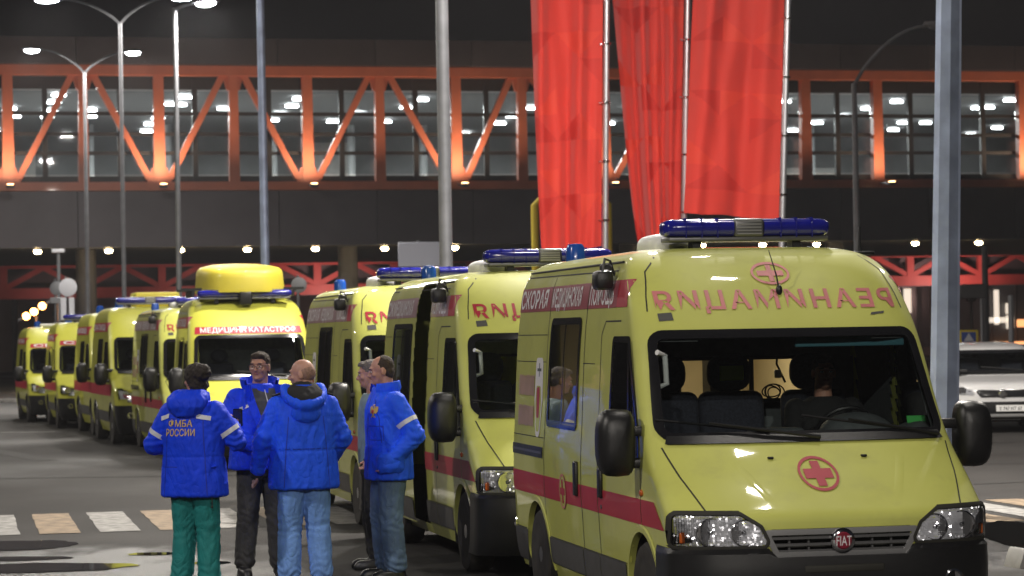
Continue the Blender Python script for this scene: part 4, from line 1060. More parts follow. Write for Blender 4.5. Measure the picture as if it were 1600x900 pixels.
# white car on the right
kw = dict(CARS); car = make_modern('white SUV parked on the right beyond the thick grey lamp post', (P(1568, 640, 47.0).x, 47.0, 0), R(-4), 'suv', colour='car_white', cat='car', name='parked_car', group='parked cars',
                    lightbar=False, side_stripe=False, hood_z=1.06, mirror_z=1.10, mirror_s=.55, detail=.045, **kw)
csh = SHELLS['suv'][0]
MB().rbox(csh.hit(.13, .46, 'f', .02), (.52, .015, .115), .006, 1).build('number_plate', M['white_plastic'], car)
t_, f_ = text2d('Х 747 НТ 67', .06, .42, .02); pp = csh.hit(.13, .46, 'f', .03)
MB().add([(.13 + a, pp.y, pp.z + b) for a, b in t_], f_).build('plate_lettering', M['dash'], car, None)
csh.sheet(rpoly([(-.62, .36), (.62, .36), (.70, .58), (-.70, .58)], .06), 'f', .007).build('lower_grille', M['black_plastic'], car)
# ------------------------------------------------------------------ the lit footbridge behind
mat('truss_orange', (.56, .17, .095), .45, coat=.15, nz=(1.5, .08))
mat('truss_red', (.50, .085, .075), .45, nz=(1.5, .1))
mat('cladding', (.10, .09, .10), .5, metal=.2, nz=(.6, .12), orand=.22)
mat('cladding_dark', (.07, .068, .074), .6, nz=(.5, .15))
mat('bridge_wall', (.34, .35, .35), .7, nz=(.8, .12))
mat('bridge_ceiling', (.36, .36, .36), .7)
mat('bridge_floor', (.10, .10, .10), .4)
mat('mullion', (.02, .02, .022), .5)
mat('white_board', (.72, .70, .66), .6, nz=(2, .05))
glassmat('facade_glass', (.80, .84, .86), 1.45, .03)
mat('tube_light', (1, 1, 1), .5, emit=(1, .98, .95, 26))
mat('uplight_glow', (1, .8, .5), .5, emit=(1, .55, .25, 14))
mat('warm_lamp', (1, .9, .7), .5, emit=(1, .72, .36, 140))
A3, B3 = P(0, 200, 108.0), P(1600, 200, 119.0)
A3.z = 0; B3.z = 0; bdir = (B3 - A3).normalized(); bang = math.atan2(bdir.y, bdir.x)
bridge = empty('footbridge', A3, bang)
tag(bridge, 'long glazed footbridge with an orange truss spanning the whole background', 'bridge')
def bx_at(px, py=200):
    """distance along the bridge face at a pixel column"""
    d = CAMROT @ Vector(((px-800)/4000, -(py-450)/4000, -1)); o = Vector((0, 0, CAM_H)); nrm = Vector((-bdir.y, bdir.x, 0))
    t = (A3 - o).dot(nrm) / d.dot(nrm); q = o + d*t; return (q - A3).dot(bdir), q.z
def bz(py, px=800): return bx_at(px, py)[1]
zT1, zT0, zB1, zB0 = bz(107), bz(122), bz(283), bz(296)
zR = bz(66); zF = bz(381)
X0, X1 = -14.0, bx_at(1600)[0] + 14
DEP = 27.0
def bpart(name, mb, m, parent=None): return mb.build(name, M[m], parent or bridge, R(30))
bpart('top_chord', MB().bx(X0, X1, -.25, .25, zT0, zT1), 'truss_orange'); bpart('bottom_chord', MB().bx(X0, X1, -.30, .30, zB0, zB1), 'truss_orange')
bpart('floor_slab', MB().bx(X0, X1, .32, DEP, zB0-.1, zB1-.05), 'bridge_floor')
bpart('back_wall', MB().bx(X0, X1, DEP-.1, DEP, zB1, zT1), 'bridge_wall')
bpart('roof', MB().bx(X0, X1, .1, DEP+.3, zT1+.02, zR-.1), 'cladding_dark')
pn = 0
for k in range(int((X1-X0)/4.3)+1):                          # roof fascia and deck cladding panels
    a = X0 + k*4.3; b = min(a+4.27, X1)
    bpart('roof_panel', MB().bx(a, b, -.45, -.05, zT1+.04, zR), 'cladding'); bpart('deck_panel', MB().bx(a, b, -.20, .2, zF, zB0-.02), 'cladding')
bpart('soffit', MB().bx(X0, X1, .22, DEP, zF+.05, zF+.2), 'bridge_ceiling')
H_ = zT0 - zB1
def upright(px, w, m='truss_orange', lit=0):
    x = bx_at(px)[0]; bpart('upright', MB().add([(x-w/2*k, y, z) for z, k in ((zB1, 1.12), (zT0, .92)) for y in (-.2, .2)] + [(x+w/2*k, y, z) for z, k in ((zB1, 1.12), (zT0, .92)) for y in (-.2, .2)], [(0, 1, 3, 2), (4, 6, 7, 5), (0, 4, 5, 1), (2, 3, 7, 6), (0, 2, 6, 4), (1, 5, 7, 3)]), m)
    if lit:
        f = bpart('uplight', MB().rbox((x, -1.7, zB1-.26), (.34, .26, .14), .03).bar((x, -1.7, zB1-.30), (x, -.28, zB1-.14), .06, .06), 'lamp_body')
        bpart('uplight_lens', MB().rbox((x, -1.7, zB1-.175), (.26, .2, .03), .008, 1), 'uplight_glow', f)
        l = bpy.data.lights.new('uplight', 'SPOT'); l.energy = lit; l.color = (1, .68, .44); l.spot_size = R(150); l.spot_blend = .8; l.shadow_soft_size = .12
        o = bpy.data.objects.new('uplight_beam', l); COL.objects.link(o); o.parent = bridge; o.location = (x, -1.75, zB1-.05); o.rotation_euler = (R(180-16), 0, 0)
def diag(pa, pb, w=.27):
    xa, xb = bx_at(pa)[0], bx_at(pb)[0]; bpart('diagonal', MB().bar((xa, 0, zT0+.05), (xb, 0, zB1+.15), w, .3, (0, 1, 0)), 'truss_orange')
def gusset(px, top):
    x = bx_at(px)[0]; z = zT0 if top else zB1; s_ = -1 if top else 1; w = .44 if top else .52
    bpart('gusset', MB().prism([(x-w, z), (x+w, z), (x+w*.62, z+s_*.62), (x-w*.62, z+s_*.62)], -.12, .12), 'truss_orange')
lo = [12, 248, 480, 712, 944, 1170]; hi = [-105, 130, 365, 593, 815, 1060]
UP = {12: 620, 248: 760, 480: 640, 712: 700, 944: 300, 1170: 260}
for p in lo: upright(p, .46, lit=UP[p]); gusset(p, False)
for p in hi: upright(p, .40); gusset(p, True)
for i, p in enumerate(lo):
    if p < 1100: diag(hi[i]+16, p-16); diag((hi+[1258])[i+1]-16, p+16)
for p, l in ((1258, 0), (1370, 460), (1487, 0), (1597, 760)): upright(p, .46, lit=l)
# glazing: mullions, transoms and panes set just behind the truss
rows = [bz(273), bz(238), bz(209), bz(178), bz(141)]
ups = sorted(lo + [h for h in hi if h < 1100] + [1258, 1370, 1487, 1597]); mids = [(p+q)/2 for p, q in zip(ups[:-1], ups[1:])]
cols = [bx_at(p)[0] for p in sorted(ups + mids + [1655, 1712, -160, -46])]
for p in mids + [-46, 1655]: x = bx_at(p)[0]; bpart('mullion', MB().bx(x-.11, x+.11, .40, .62, zB1, zT0), 'mullion')
for z in rows[1:-1]: bpart('transom', MB().bx(X0, X1, .44, .60, z-.075, z+.075), 'mullion')
bpart('header', MB().bx(X0, X1, .44, .60, rows[-1], zT0), 'mullion'); bpart('sill_panel', MB().bx(X0, X1, .44, .60, zB1, rows[0]), 'mullion')
for x0, x1 in zip(cols[:-1], cols[1:]):
    for z0, z1 in zip(rows[:-1], rows[1:]): bpart('glass_pane', MB().bx(x0+.11, x1-.11, .50, .53, z0+.075, z1-.075), 'facade_glass')
# ceiling lights seen through the glass
zc = bz(143); 
bpart('ceiling', MB().bx(X0, X1, .62, DEP, zc+.12, zc+.3), 'bridge_ceiling')
lights_px = [(92,149),(85,160),(79,173),(74,183),(141,172),(141,182),(289,152),(268,163),(281,164),(247,185),(235,194),(229,205),(468,155),(456,166),(438,178),(426,188),(659,156),(635,168),(602,190),(727,209),(800,182),(781,193),(827,169),(951,193),(1226,159),(1355,170),(1401,159),(1318,182),(1277,192),(1238,204),(1396,203),(1446,192),(1411,192),(1527,169),(1544,168),(1578,157),(1517,210),(1558,200),(985,170),(905,160),(1030,182),(1120,170),(15,170),(22,182),(350,170),(520,190),(560,178),(-30,160)]
for px, py in lights_px:
    d = CAMROT @ Vector(((px-800)/4000, -(py-450)/4000, -1)); q = Vector((0, 0, CAM_H)) + d*((zc-CAM_H)/d.z); lx = (q-A3).dot(bdir); ly = (q-A3).dot(Vector((-bdir.y, bdir.x, 0)))
    ly = min(max(ly, .9), DEP-1); bpart('ceiling_light', MB().rbox((lx, ly, zc), (.64, .18, .11), .045, 1), 'tube_light')
for px in (60, 250, 470, 700, 930, 1230, 1370, 1530):
    lamp_light(bridge, (bx_at(px)[0], 8, zc-.3), 2700, (1, .98, .92), (5, 4))
# interior furniture: pale partitions, white columns, counters
for px, w, z0, z1, m_ in ((75, 1.6, 0, 2.6, 'white_board'), (668, 2.4, .4, 3.2, 'white_board'), (1010, 3, 0, 1.2, 'bridge_wall'), (1440, 2.6, 0, 2.2, 'white_board'), (1560, 3.0, 0, 1.8, 'white_board'), (300, 4, 0, 1.1, 'bridge_wall'), (1235, 1.2, 0, 1.5, 'white_board')):
    x = bx_at(px)[0]; bpart('partition_wall', MB().bx(x-w/2, x+w/2, DEP-2.2, DEP-2.0, zB1, zB1+.4+z1), m_)
for px in (40, 190, 330, 520, 660, 790, 1290, 1480): x = bx_at(px)[0]; bpart('inner_column', MB().lathe([(.2, zB1), (.2, zc)], (x, DEP-9, 0), 'z', 12), 'bridge_wall')
mat('red_beacon', (1, .1, .1), .5, emit=(1, .05, .06, 40))
x = bx_at(1500, 68)[0]; ob = bpart('obstruction_light_post', MB().lathe([(.05, zR), (.05, zR+.15)], (x, .5, 0), 'z', 8), 'lamp_body'); bpart('obstruction_light', MB().ell((x, .5, zR+.25), (.13, .13, .15)), 'red_beacon', ob)
# piers
for px in (140, 560, 1010, 1340): x = bx_at(px)[0]; bpart('pier', MB().lathe([(.45, -.05), (.45, zF+.05)], (x, 3.2, 0), 'z', 20), 'cladding_dark')
# soffit lamps
for px in (60, 172, 285, 390, 497, 606, 716, 1105, 1200, 1285, 1440, 1540):
    x = bx_at(px, 386)[0]; s_ = bpart('soffit_lamp', MB().rbox((x, .75, zF-.02), (.42, .42, .12), .03), 'lamp_body'); bpart('lamp_lens', MB().ell((x, .75, zF-.12), (.15, .15, .09)), 'warm_lamp', s_)

# ------------------------------------------------------------------ red lattice gallery further back, seen under the bridge
A4, B4 = P(0, 420, 150), P(1600, 420, 160); A4.z = B4.z = 0; d4 = (B4-A4).normalized()
gal = empty('lattice_gallery', A4, math.atan2(d4.y, d4.x)); tag(gal, 'low red lattice gallery seen underneath the footbridge', 'bridge')
z1_, z0_ = P(800, 392, 155).z, P(800, 458, 155).z; zm1, zm0 = P(800, 402, 155).z, P(800, 446, 155).z
for nm, a, b in (('top_chord', P(800, 398, 155).z, P(800, 410, 155).z), ('bottom_chord', P(800, 440, 155).z, P(800, 456, 155).z)):
    MB().bx(-10, 74, -.2, .2, min(a, b), max(a, b)).build(nm, M['truss_red'], gal)
za, zb = P(800, 441, 155).z, P(800, 409, 155).z
for k in range(18):
    x = -9 + k*4.6; MB().bx(x-.22, x+.22, -.18, .18, za-.4, zb+1.3).build('upright', M['truss_red'], gal)
    MB().bar((x, 0, za), (x+2.3, 0, zb), .3, .25, (0, 1, 0)).build('diagonal', M['truss_red'], gal); MB().bar((x+4.6, 0, za), (x+2.3, 0, zb), .3, .25, (0, 1, 0)).build('diagonal', M['truss_red'], gal)
MB().bx(-12, 76, 1.2, 1.5, za-.6, zb+2).build('back_glazing', M['cladding'], gal)
for px, e in ((90, 170), (300, 200), (520, 800), (1350, 800), (1560, 1200)):  # floodlights on posts, added to brighten the dark lattice
    q = P(px, 470, 150); l = bpy.data.lights.new('gallery_fill', 'SPOT'); l.energy = e; l.color = (1, .55, .48); l.spot_size = R(140); l.spot_blend = 1; l.shadow_soft_size = .2
    o = bpy.data.objects.new('gallery_fill', l); COL.objects.link(o); o.parent = gal
    o.location = ((q - A4).dot(d4), -4.5, za-1.2); o.rotation_euler = (R(128), 0, 0)
    MB().rbox(((q - A4).dot(d4), -4.55, za-1.5), (.5, .4, .3), .04).build('added_flood_lamp', M['lamp_body'], gal)
    MB().lathe([(.08, 0), (.08, za-1.6)], ((q - A4).dot(d4), -4.55, 0), 'z', 10).build('added_flood_post', M['pole_grey'], gal)

# ------------------------------------------------------------------ terminal wall at the back of the square
mat('wall_brown', (.24, .19, .17), .8, nz=(.4, .2))
mat('shop_glow', (1, .9, .8), .5, emit=(1, .88, .72, .9))
mat('shop_glow_orange', (1, .5, .2), .5, emit=(1, .42, .16, 1.6))
tw = empty('terminal_building', (0, 170, 0)); tag(tw, 'long low brown terminal building closing the square under the bridge', 'building')
MB().bx(-60, 70, 0, 6, 0, 9.5).build('wall', M['wall_brown'], tw)
for k in range(26): x = -58 + k*5; MB().bx(x-.15, x+.15, -.3, .0, 0, 9).build('pilaster', M['cladding_dark'], tw)
mat('dim_glass', (.10, .10, .11), .15, spec=.8)
for k in range(14):
    x = 24 + k*1.9; z1 = 4.6
    w_ = MB().bx(x, x+1.75, -.12, -.04, .6, z1).build('window', M['dim_glass'], tw); MB().bx(x-.07, x+.0, -.2, -.0, .4, z1+.2).build('frame', M['mullion'], w_)
for k, (px, py, w, h, m_) in enumerate(((1418, 470, .5, 1.6, 0), (1392, 437, .6, 1.0, 0), (1557, 480, .35, 2.3, 0), (1563, 500, 1.6, .35, 0), (1577, 482, .5, .7, 0), (1578, 503, .5, .9, 0), (1596, 505, .6, .5, 1), (1420, 400, .7, .9, 0), (1435, 395, .7, .9, 0), (1558, 395, .4, 1.4, 0), (1575, 422, .4, .4, 0), (1582, 433, .5, .5, 0), (1560, 540, 4.0, .5, 1))):
    q = P(px, py, 169.3); MB().rbox((q.x, q.y-170, q.z), (w, .1, h), .04, 1).build('lit_opening', M['shop_glow_orange' if m_ else 'shop_glow'], tw)
# low amber warning lamps on the left, in a slanting row on a sign arm
mat('amber_glow', (1, .5, .1), .5, emit=(1, .36, .08, 30))
q0 = P(41, 494, 100); ar = empty('warning_light_board', (q0.x, 100, 0)); tag(ar, 'sloping board with three glowing amber warning lamps at far left', 'warning light')
MB().bar((-.3, .1, q0.z-.15), (1.0, .1, q0.z + .62), .08, .25, (0, 1, 0)).build('board', M['lamp_body'], ar)
MB().lathe([(.06, 0), (.05, q0.z)], (.35, .25, 0), 'z', 10).build('post', M['pole_grey'], ar)
for px, py in ((41, 494), (53, 487), (66, 478)):
    q = P(px, py, 100); MB().lathe([(.14, .04), (.14, -.03), (.11, -.07), (0, -.08)], (q.x-q0.x, .02, q.z), 'y', 18).build('amber_lamp', M['amber_glow'], ar)
# ------------------------------------------------------------------ poles, lamps, signs and flags in the square
def pole_at(px, D): q = P(px, 520, D); return (q.x, D, 0)
L1 = street_lamp('thick octagonal grey lamp post rising behind the nearest ambulance', pole_at(1468, 27), 11, [(-2.2, -1.6, .5, 220), (-2.0, 2.6, .5, 3000)], .155, .115, power=1500, octa=True, polemat='pole_zinc', tilt=R(1.8))  # rear arm with its strong lamp is added to light the flags
L2 = street_lamp('tall grey lamp post behind the second ambulance, left of the flags', pole_at(699, 43), 12, [(-2, -1.5, .5, 600), (2, -1.5, .5, 1900)], .115, .10, power=700)
L3 = street_lamp('slim pale lamp post rising behind the domed ambulance', pole_at(417, 55), 12, [(-2, -1.2, .5)], .10, .08, power=300, polemat='pole_zinc', tilt=R(-.2))
zt = P(275, 3, 64).z
L4 = street_lamp('slender lamp post left of the domed ambulance with its lit head at the top edge', pole_at(281, 64), zt-.15, [(.55, -.3, .12)], .075, .06, power=900, glow='lamp_glow_far')
zt = P(190, 35, 76).z
L5 = street_lamp('double-armed lamp post with two curved arms at upper left', pole_at(195, 76), zt, [(-1.75, -.2, .75), (1.5, -.2, .75)], .075, .055, power=900, glow='lamp_glow_far', head=.9)
zt = P(135, 112, 92).z
L6 = street_lamp('distant lamp post with two lit heads in front of the bridge roof at left', pole_at(138, 92), zt, [(-1.55, -.2, .85), (1.5, -.2, .7)], .085, .06, power=1100, glow='lamp_glow_far', head=.7)
zt = P(1343, 130, 60).z
L7 = street_lamp('unlit lamp post with a long curved arm right of the flags', pole_at(1342, 60), zt, [(1.7, -.2, 1.35)], .10, .06, power=0)
# lamps of the same avenue behind and beside the photographer, whose light falls on the fronts of the vans; the last two are added fill
K1 = street_lamp('tall lit lamp post behind the photographer on the left', (-5, -9, 0), 10, [(2.2, .5, .4)], .11, .07, power=3600)
K2 = street_lamp('tall lit lamp post behind the photographer on the right', (8, -6, 0), 10, [(-2.4, .6, .4)], .11, .07, power=2700)
K7 = street_lamp('tall lit lamp post at the right kerb with an arm reaching over the nearest ambulance', (8.2, 17.5, 0), 10.5, [(-4.6, .2, .5)], .11, .07, power=240)
K3 = street_lamp('tall lit lamp post on the near left kerb outside the view', (-15, 10, 0), 11, [(2.4, .3, .4)], .11, .07, power=1650)
K4 = street_lamp('tall lit lamp post on the right kerb outside the view', (13.5, 32, 0), 11, [(-2.4, .3, .4)], .11, .07, power=1500)
K5 = street_lamp('tall lamp post added for fill on the far left kerb outside the view', (-19, 32, 0), 11, [(2.4, .3, .4)], .11, .07, power=1250)  # unseen lamp added as fill for the van sides
K6 = street_lamp('farthest lamp post added for fill on the left kerb outside the view', (-24, 56, 0), 11, [(2.4, .3, .4)], .11, .07, power=1650)  # second unseen lamp added for left-hand fill

# ------------------------------------------------------------------ red flags
mat('flag_red', (.76, .042, .026), .75, trans=.35, nz=(1.2, .06), sheen=.2)
mat('flag_red_dark', (.67, .034, .024), .75, trans=.35, nz=(1.2, .06))
mat('flag_red_light', (.82, .058, .032), .75, trans=.35, nz=(1.2, .06))
mat('flag_pole', (.62, .62, .66), .3, metal=.8)
def flag(label, px_pole, D, tilt, px_l_top, px_l_bot, py_bot, seed, fold, gather):
    base = P(px_pole, 520, D); f = empty('flagpole_banner', (base.x, D, 0)); f.rotation_euler = (0, tilt, 0); tag(f, label, 'flag', 'red flags on poles')
    H = 10.5
    MB().lathe([(.10, 0), (.10, .1), (.062, .12), (.058, 5), (.050, H), (.07, H+.02), (.06, H+.1), (0, H+.14)], (0, 0, 0), 'z', 16).build('pole', M['flag_pole'], f)
    zb = P(px_pole, py_bot, D).z; zt = H - .25; nu, nv = 30, 150; sc = D/4000
    wt = (px_pole - px_l_top)*sc; wb = (px_pole - px_l_bot)*sc; vs = []
    for j in range(nv+1):
        t = j/nv; z = zb + (zt-zb)*t
        pt = (P(px_pole, py_bot, D).z, P(px_pole, 0, D).z); tt = min(1, max(0, (z-pt[0])/(pt[1]-pt[0])))
        w = wb + (wt-wb)*tt**.8
        for i in range(nu+1):
            u = i/nu
            y = fold*(math.sin(u*gather*math.pi*(1+.25*tt) + seed + 1.6*(1-tt)) * (.25+.75*u)) + .35*fold*math.sin(u*gather*7.3 + 2.2*tt + seed*2)*min(1, u*5) + .5*fold*noise.noise(Vector((u*3.0, z*.35, seed*3))) * u + .25*fold*noise.noise(Vector((u*9, z*.9, seed)))*min(1, u*4)
            zz = z - (.16*u*(1-t) if seed != 3 else -.10*u*(1-t)) - .02*math.sin(u*9)*(1-t)
            vs.append((-.075 - u*w, y, zz))
    me = bpy.data.meshes.new('flag_cloth'); fs = []; mi = []
    cell = 10
    for j in range(nv):
        for i in range(nu):
            a, b, c, d = j*(nu+1)+i, j*(nu+1)+i+1, (j+1)*(nu+1)+i+1, (j+1)*(nu+1)+i
            ci, cj = i//cell, j//(cell+2); li, lj = i % cell, (j % (cell+2))*cell/(cell+2)
            fl = (ci+cj) % 2
            for tri, up in (((a, b, c), 0), ((a, c, d), 1)) if not fl else (((a, b, d), 0), ((b, c, d), 1)):
                fs.append(tri); side = (1 if lj >= li + (0 if up else .5) else 0) if not fl else (1 if lj + li >= cell - 1 + (0 if up else 1) else 0)
                h = (ci*7 + cj*13 + side*5 + seed*11) % 17
                mi.append(1 if h in (2, 9) else 2 if h in (5, 12) else 0)
    me.from_pydata(vs, [], fs)
    for m_ in ('flag_red', 'flag_red_dark', 'flag_red_light'): me.materials.append(M[m_])
    me.polygons.foreach_set('material_index', mi); me.polygons.foreach_set('use_smooth', [True]*len(fs)); me.update()
    link('cloth', me, None, f)
    k = 0
    while zb + .5 + k*1.15 < zt: MB().lathe([(.075, -.02), (.085, -.02), (.085, .02), (.075, .02), (.075, -.02)], (0, 0, zb + .5 + k*1.15), 'z', 14).bx(-.14, -.075, -.006, .006, zb + .494 + k*1.15, zb + .506 + k*1.15).build('flag_ring', M['chrome'], f); k += 1
flag('leftmost tall red flag hanging from a silver pole', 941, 50, R(1.4), 828, 848, 384, 1, .22, 3.0)
flag('middle red flag gathered into narrow folds on its pole', 1061, 51, R(2.0), 948, 996, 371, 2, .28, 4.0)
flag('rightmost and widest red flag with a faint triangle pattern', 1211, 50, R(2.6), 1069, 1062, 344, 3, .20, 2.6)

# ------------------------------------------------------------------ signs
mat('sign_white', (.62, .63, .68), .5, nz=(3, .05)); mat('sign_back', (.30, .31, .33), .5, metal=.3); mat('sign_yellow', (.75, .58, .03), .5); mat('sign_blue', (.03, .07, .34), .5); mat('sign_panel', (.50, .52, .62), .5)
def sign_post(label, px, D, parts, h=None, r=.035):
    b = P(px, 520, D); s_ = empty('road_sign', (b.x, D, 0)); tag(s_, label, 'sign'); top = 0
    for kind, px0, py0, px1, py1, m_ in parts:
        q0, q1 = P(px0, py0, D), P(px1, py1, D); cx, cz = (q0.x+q1.x)/2 - b.x, (q0.z+q1.z)/2; w, hh = abs(q1.x-q0.x), abs(q1.z-q0.z); top = max(top, cz + hh/2)
        mb = MB()
        if kind == 'disc': mb.lathe([(0, -.06), (w/2-.02, -.06), (w/2, -.05), (w/2, -.035), (0, -.035)], (cx, 0, cz), 'y', 28)
        else: mb.rbox((cx, -.05, cz), (w, .03, hh), .012, 1)
        mb.build('disc' if kind == 'disc' else 'panel', M[m_], s_)
    MB().lathe([(r, 0), (r, top + .05), (0, top+.06)], (0, 0, 0), 'z', 10).build('post', M['pole_grey'], s_); return s_
sign_post('round pale sign over two white panels at left beyond the row', 104, 84, [('disc', 92, 435, 121, 463, 'sign_white'), ('box', 95, 465, 104, 500, 'sign_white'), ('box', 108, 465, 117, 500, 'sign_white')])
sign_post('second round sign close behind the first one at left', 87, 88, [('disc', 78, 439, 100, 462, 'sign_back'), ('box', 79, 465, 95, 474, 'sign_back')])
sign_post('round grey sign back seen between the domed ambulance and the third van', 467, 62, [('disc', 455, 434, 480, 457, 'sign_back')])
sign_post('pale rectangular sign board above the second ambulance', 656, 75, [('box', 622, 379, 690, 416, 'sign_panel')], r=.05)
D_ = 62; b = P(890, 520, D_); ys = empty('road_sign', (b.x, D_, 0)); tag(ys, 'blue board in a yellow tube frame half hidden behind the left flag', 'sign')
xl, xr = P(836, 350, D_).x - b.x, P(950, 350, D_).x - b.x; z1 = P(890, 312, D_).z
MB().tube([(xl, 0, 0), (xl, 0, z1-.12), (xl+.12, 0, z1), (xr-.12, 0, z1), (xr, 0, z1-.12), (xr, 0, 0)], .10, 10).build('tube_frame', M['sign_yellow'], ys)
MB().rbox(((xl+xr)/2, 0, z1-.85), (xr-xl-.24, .04, 1.35), .01, 1).build('panel', M['sign_blue'], ys)
D_ = 66; b = P(1513, 525, D_); cs = empty('road_sign', (b.x, D_, 0)); tag(cs, 'blue crossing sign in a square yellow frame above the white car', 'sign')
q0, q1 = P(1498, 516, D_), P(1528, 537, D_); w = q1.x-q0.x; cz = (q0.z+q1.z)/2; hh = q0.z-q1.z
MB().rbox((0, -.04, cz), (w, .03, hh), .01, 1).build('frame', M['sign_yellow'], cs); MB().rbox((0, -.06, cz), (w*.76, .02, hh*.72), .006, 1).build('panel', M['sign_blue'], cs)
MB().prism([(-w*.26, cz-hh*.28), (w*.26, cz-hh*.28), (0, cz+hh*.3)], -.078, -.071).build('triangle', M['sign_white'], cs); MB().lathe([(.03, 0), (.03, cz)], (0, .0, 0), 'z', 8).build('post', M['pole_grey'], cs)
for px, D_, pt, r_, lb in ((1497, 70, 460, .05, 'thin post carrying a dark board right of the thick lamp post'), (1535, 70, 460, .05, 'second thin post under the same dark board'), (1580, 62, 462, .07, 'grey post at the right edge above the white car'), (1541, 92, 385, .12, 'dark round column at right under the bridge'), (93, 100, 392, .08, 'far slim post with a small white lamp, left of the round sign')):
    q = P(px, 520, D_); o = empty('post', (q.x, D_, 0)); tag(o, lb, 'post'); zt = P(px, pt, D_).z
    MB().lathe([(r_*1.4, 0), (r_*1.4, .05), (r_, .08), (r_*.9, zt), (0, zt+.03)], (0, 0, 0), 'z', 12).build('shaft', M['pole_grey' if D_ != 92 else 'cladding_dark'], o)
    if px == 1497:
        a, c = P(1500, 444, 69.9), P(1540, 466, 69.9); MB().rbox(((a.x+c.x)/2-q.x, -.08, (a.z+c.z)/2), (c.x-a.x, .06, a.z-c.z), .02, 1).build('board', M['cladding_dark'], o)
    if px == 93: MB().rbox((0, 0, zt), (.5, .3, .16), .04).build('lamp_head', M['sign_white'], o)
# striped road barrier at the lower right edge
mat('barrier_white', (.38, .375, .37), .5, nz=(6, .15)); mat('barrier_red', (.55, .04, .03), .5)
q = G(1592, 886); br = empty('road_barrier', q, R(20)); br.scale = (.5, .5, .5); tag(br, 'white and red plastic road barrier at the lower right edge', 'barrier')
MB().prism([(-.14, 0), (.45, 0), (.42, .08), (.08, .30), (0, .32), (-.03, .30)], -.25, .25).build('barrier_body', M['barrier_white'], br); MB().bx(.08, .36, -.262, -.253, .03, .08).build('red_mark', M['barrier_red'], br)
# kerb at the far side of the road
kb = empty('kerb', (0, 84, 0)); tag(kb, 'long pale stone kerb across the far end of the road', 'kerb')
for k in range(40): MB().rbox((-40 + k*2.02, 0, .06), (2.0, .3, .14), .02, 1).build('kerb_stone', M['kerb_stone'], kb)
# ------------------------------------------------------------------ people
mat('skin', (.46, .235, .165), .5, nz=(18, .10)); mat('skin_pale', (.50, .27, .20), .5, nz=(18, .10))
mat('jacket_blue', (.006, .052, .80), .6, spec=.2, crease=(6, .5), nz=(9, .10), bump=(22, .22))
mat('jacket_blue_light', (.014, .10, .92), .6, spec=.2, crease=(6, .5), nz=(9, .10), bump=(22, .22))
mat('lining_black', (.012, .012, .015), .9); mat('shirt_grey', (.06, .062, .066), .8, nz=(30, .2)); mat('shirt_teal', (.17, .25, .28), .7, nz=(14, .12))
mat('scrub_teal', (.005, .20, .20), .75, crease=(7, .5), nz=(10, .12)); mat('trouser_grey', (.042, .041, .042), .85, crease=(7, .5), nz=(12, .15)); mat('trouser_black', (.010, .010, .011), .85)
mat('jeans_light', (.17, .34, .78), .8, crease=(7, .5), nz=(7, .15), bump=(160, .15)); mat('jeans_mid', (.10, .165, .28), .8, crease=(7, .5), nz=(5, .3), bump=(160, .15))
mat('hair_dark', (.018, .012, .010), .75, nz=(30, .3), bump=(90, .5)); mat('hair_brown', (.035, .022, .014), .8, nz=(30, .3), bump=(90, .5)); mat('hair_grey', (.13, .11, .10), .7, nz=(40, .3), bump=(90, .5)); mat('stubble', (.27, .155, .115), .7, nz=(60, .3))
mat('reflective', (.62, .63, .70), .4); mat('gold_thread', (.62, .42, .10), .5); mat('emblem_red', (.55, .05, .03), .5); mat('shoe_black', (.012, .012, .013), .4); mat('lip', (.30, .10, .08), .5); mat('eye_dark', (.02, .015, .012), .3)
mat('lanyard', (.6, .6, .62), .5); mat('seam_blue', (.003, .022, .40), .7)
def seam_line(jo, bv, pts, d=(0, -1, 0), w=.005):
    out = []; fs = []
    for a, b in zip(pts[:-1], pts[1:]):
        for k in range(7): t = k/7; out.append((a[0]+(b[0]-a[0])*t, a[1]+(b[1]-a[1])*t))
    out.append(pts[-1]); q = []
    for i, p in enumerate(out):
        e = out[min(i+1, len(out)-1)]; f = out[max(i-1, 0)]; dx, dz = e[0]-f[0], e[1]-f[1]; l = math.hypot(dx, dz) or 1; q += [(p[0]-dz/l*w/2, p[1]+dx/l*w/2), (p[0]+dz/l*w/2, p[1]-dx/l*w/2)]
    drape(bv, q, [(2*i, 2*i+1, 2*i+3, 2*i+2) for i in range(len(out)-1)], d, .003).build('seam', M['seam_blue'], jo, None)

def rcone(mb, a, b, ra, rb, seg=14):
    a = Vector(a); b = Vector(b); d = (b-a).normalized(); pts = []; rs = []
    for k in range(5): t = math.pi/2*(1-k/4); pts.append(a - d*ra*math.sin(t)); rs.append(max(.0005, ra*math.cos(t)))
    for k in range(5): t = math.pi/2*k/4; pts.append(b + d*rb*math.sin(t)); rs.append(max(.0005, rb*math.cos(t)))
    return mb.tube(pts, rs, seg)
def chain(mb, pts, rs):
    for i in range(len(pts)-1): rcone(mb, pts[i], pts[i+1], rs[i], rs[i+1])
    return mb
def loft(mb, rings, n=28, p=.85):
    """rings: (cx, cy, z, rx, ry)"""
    vs = []; fs = []
    for (cx, cy, z, rx, ry) in rings:
        for k in range(n):
            a = 2*math.pi*k/n; c, d = math.cos(a), math.sin(a)
            vs.append((cx + rx*math.copysign(abs(c)**p, c), cy + ry*math.copysign(abs(d)**p, d), z))
    for i in range(len(rings)-1):
        for k in range(n): fs.append((i*n+k, i*n+(k+1) % n, (i+1)*n+(k+1) % n, (i+1)*n+k))
    fs.append(tuple(range(n))[::-1]); fs.append(tuple((len(rings)-1)*n + k for k in range(n)))
    return mb.add(vs, fs)
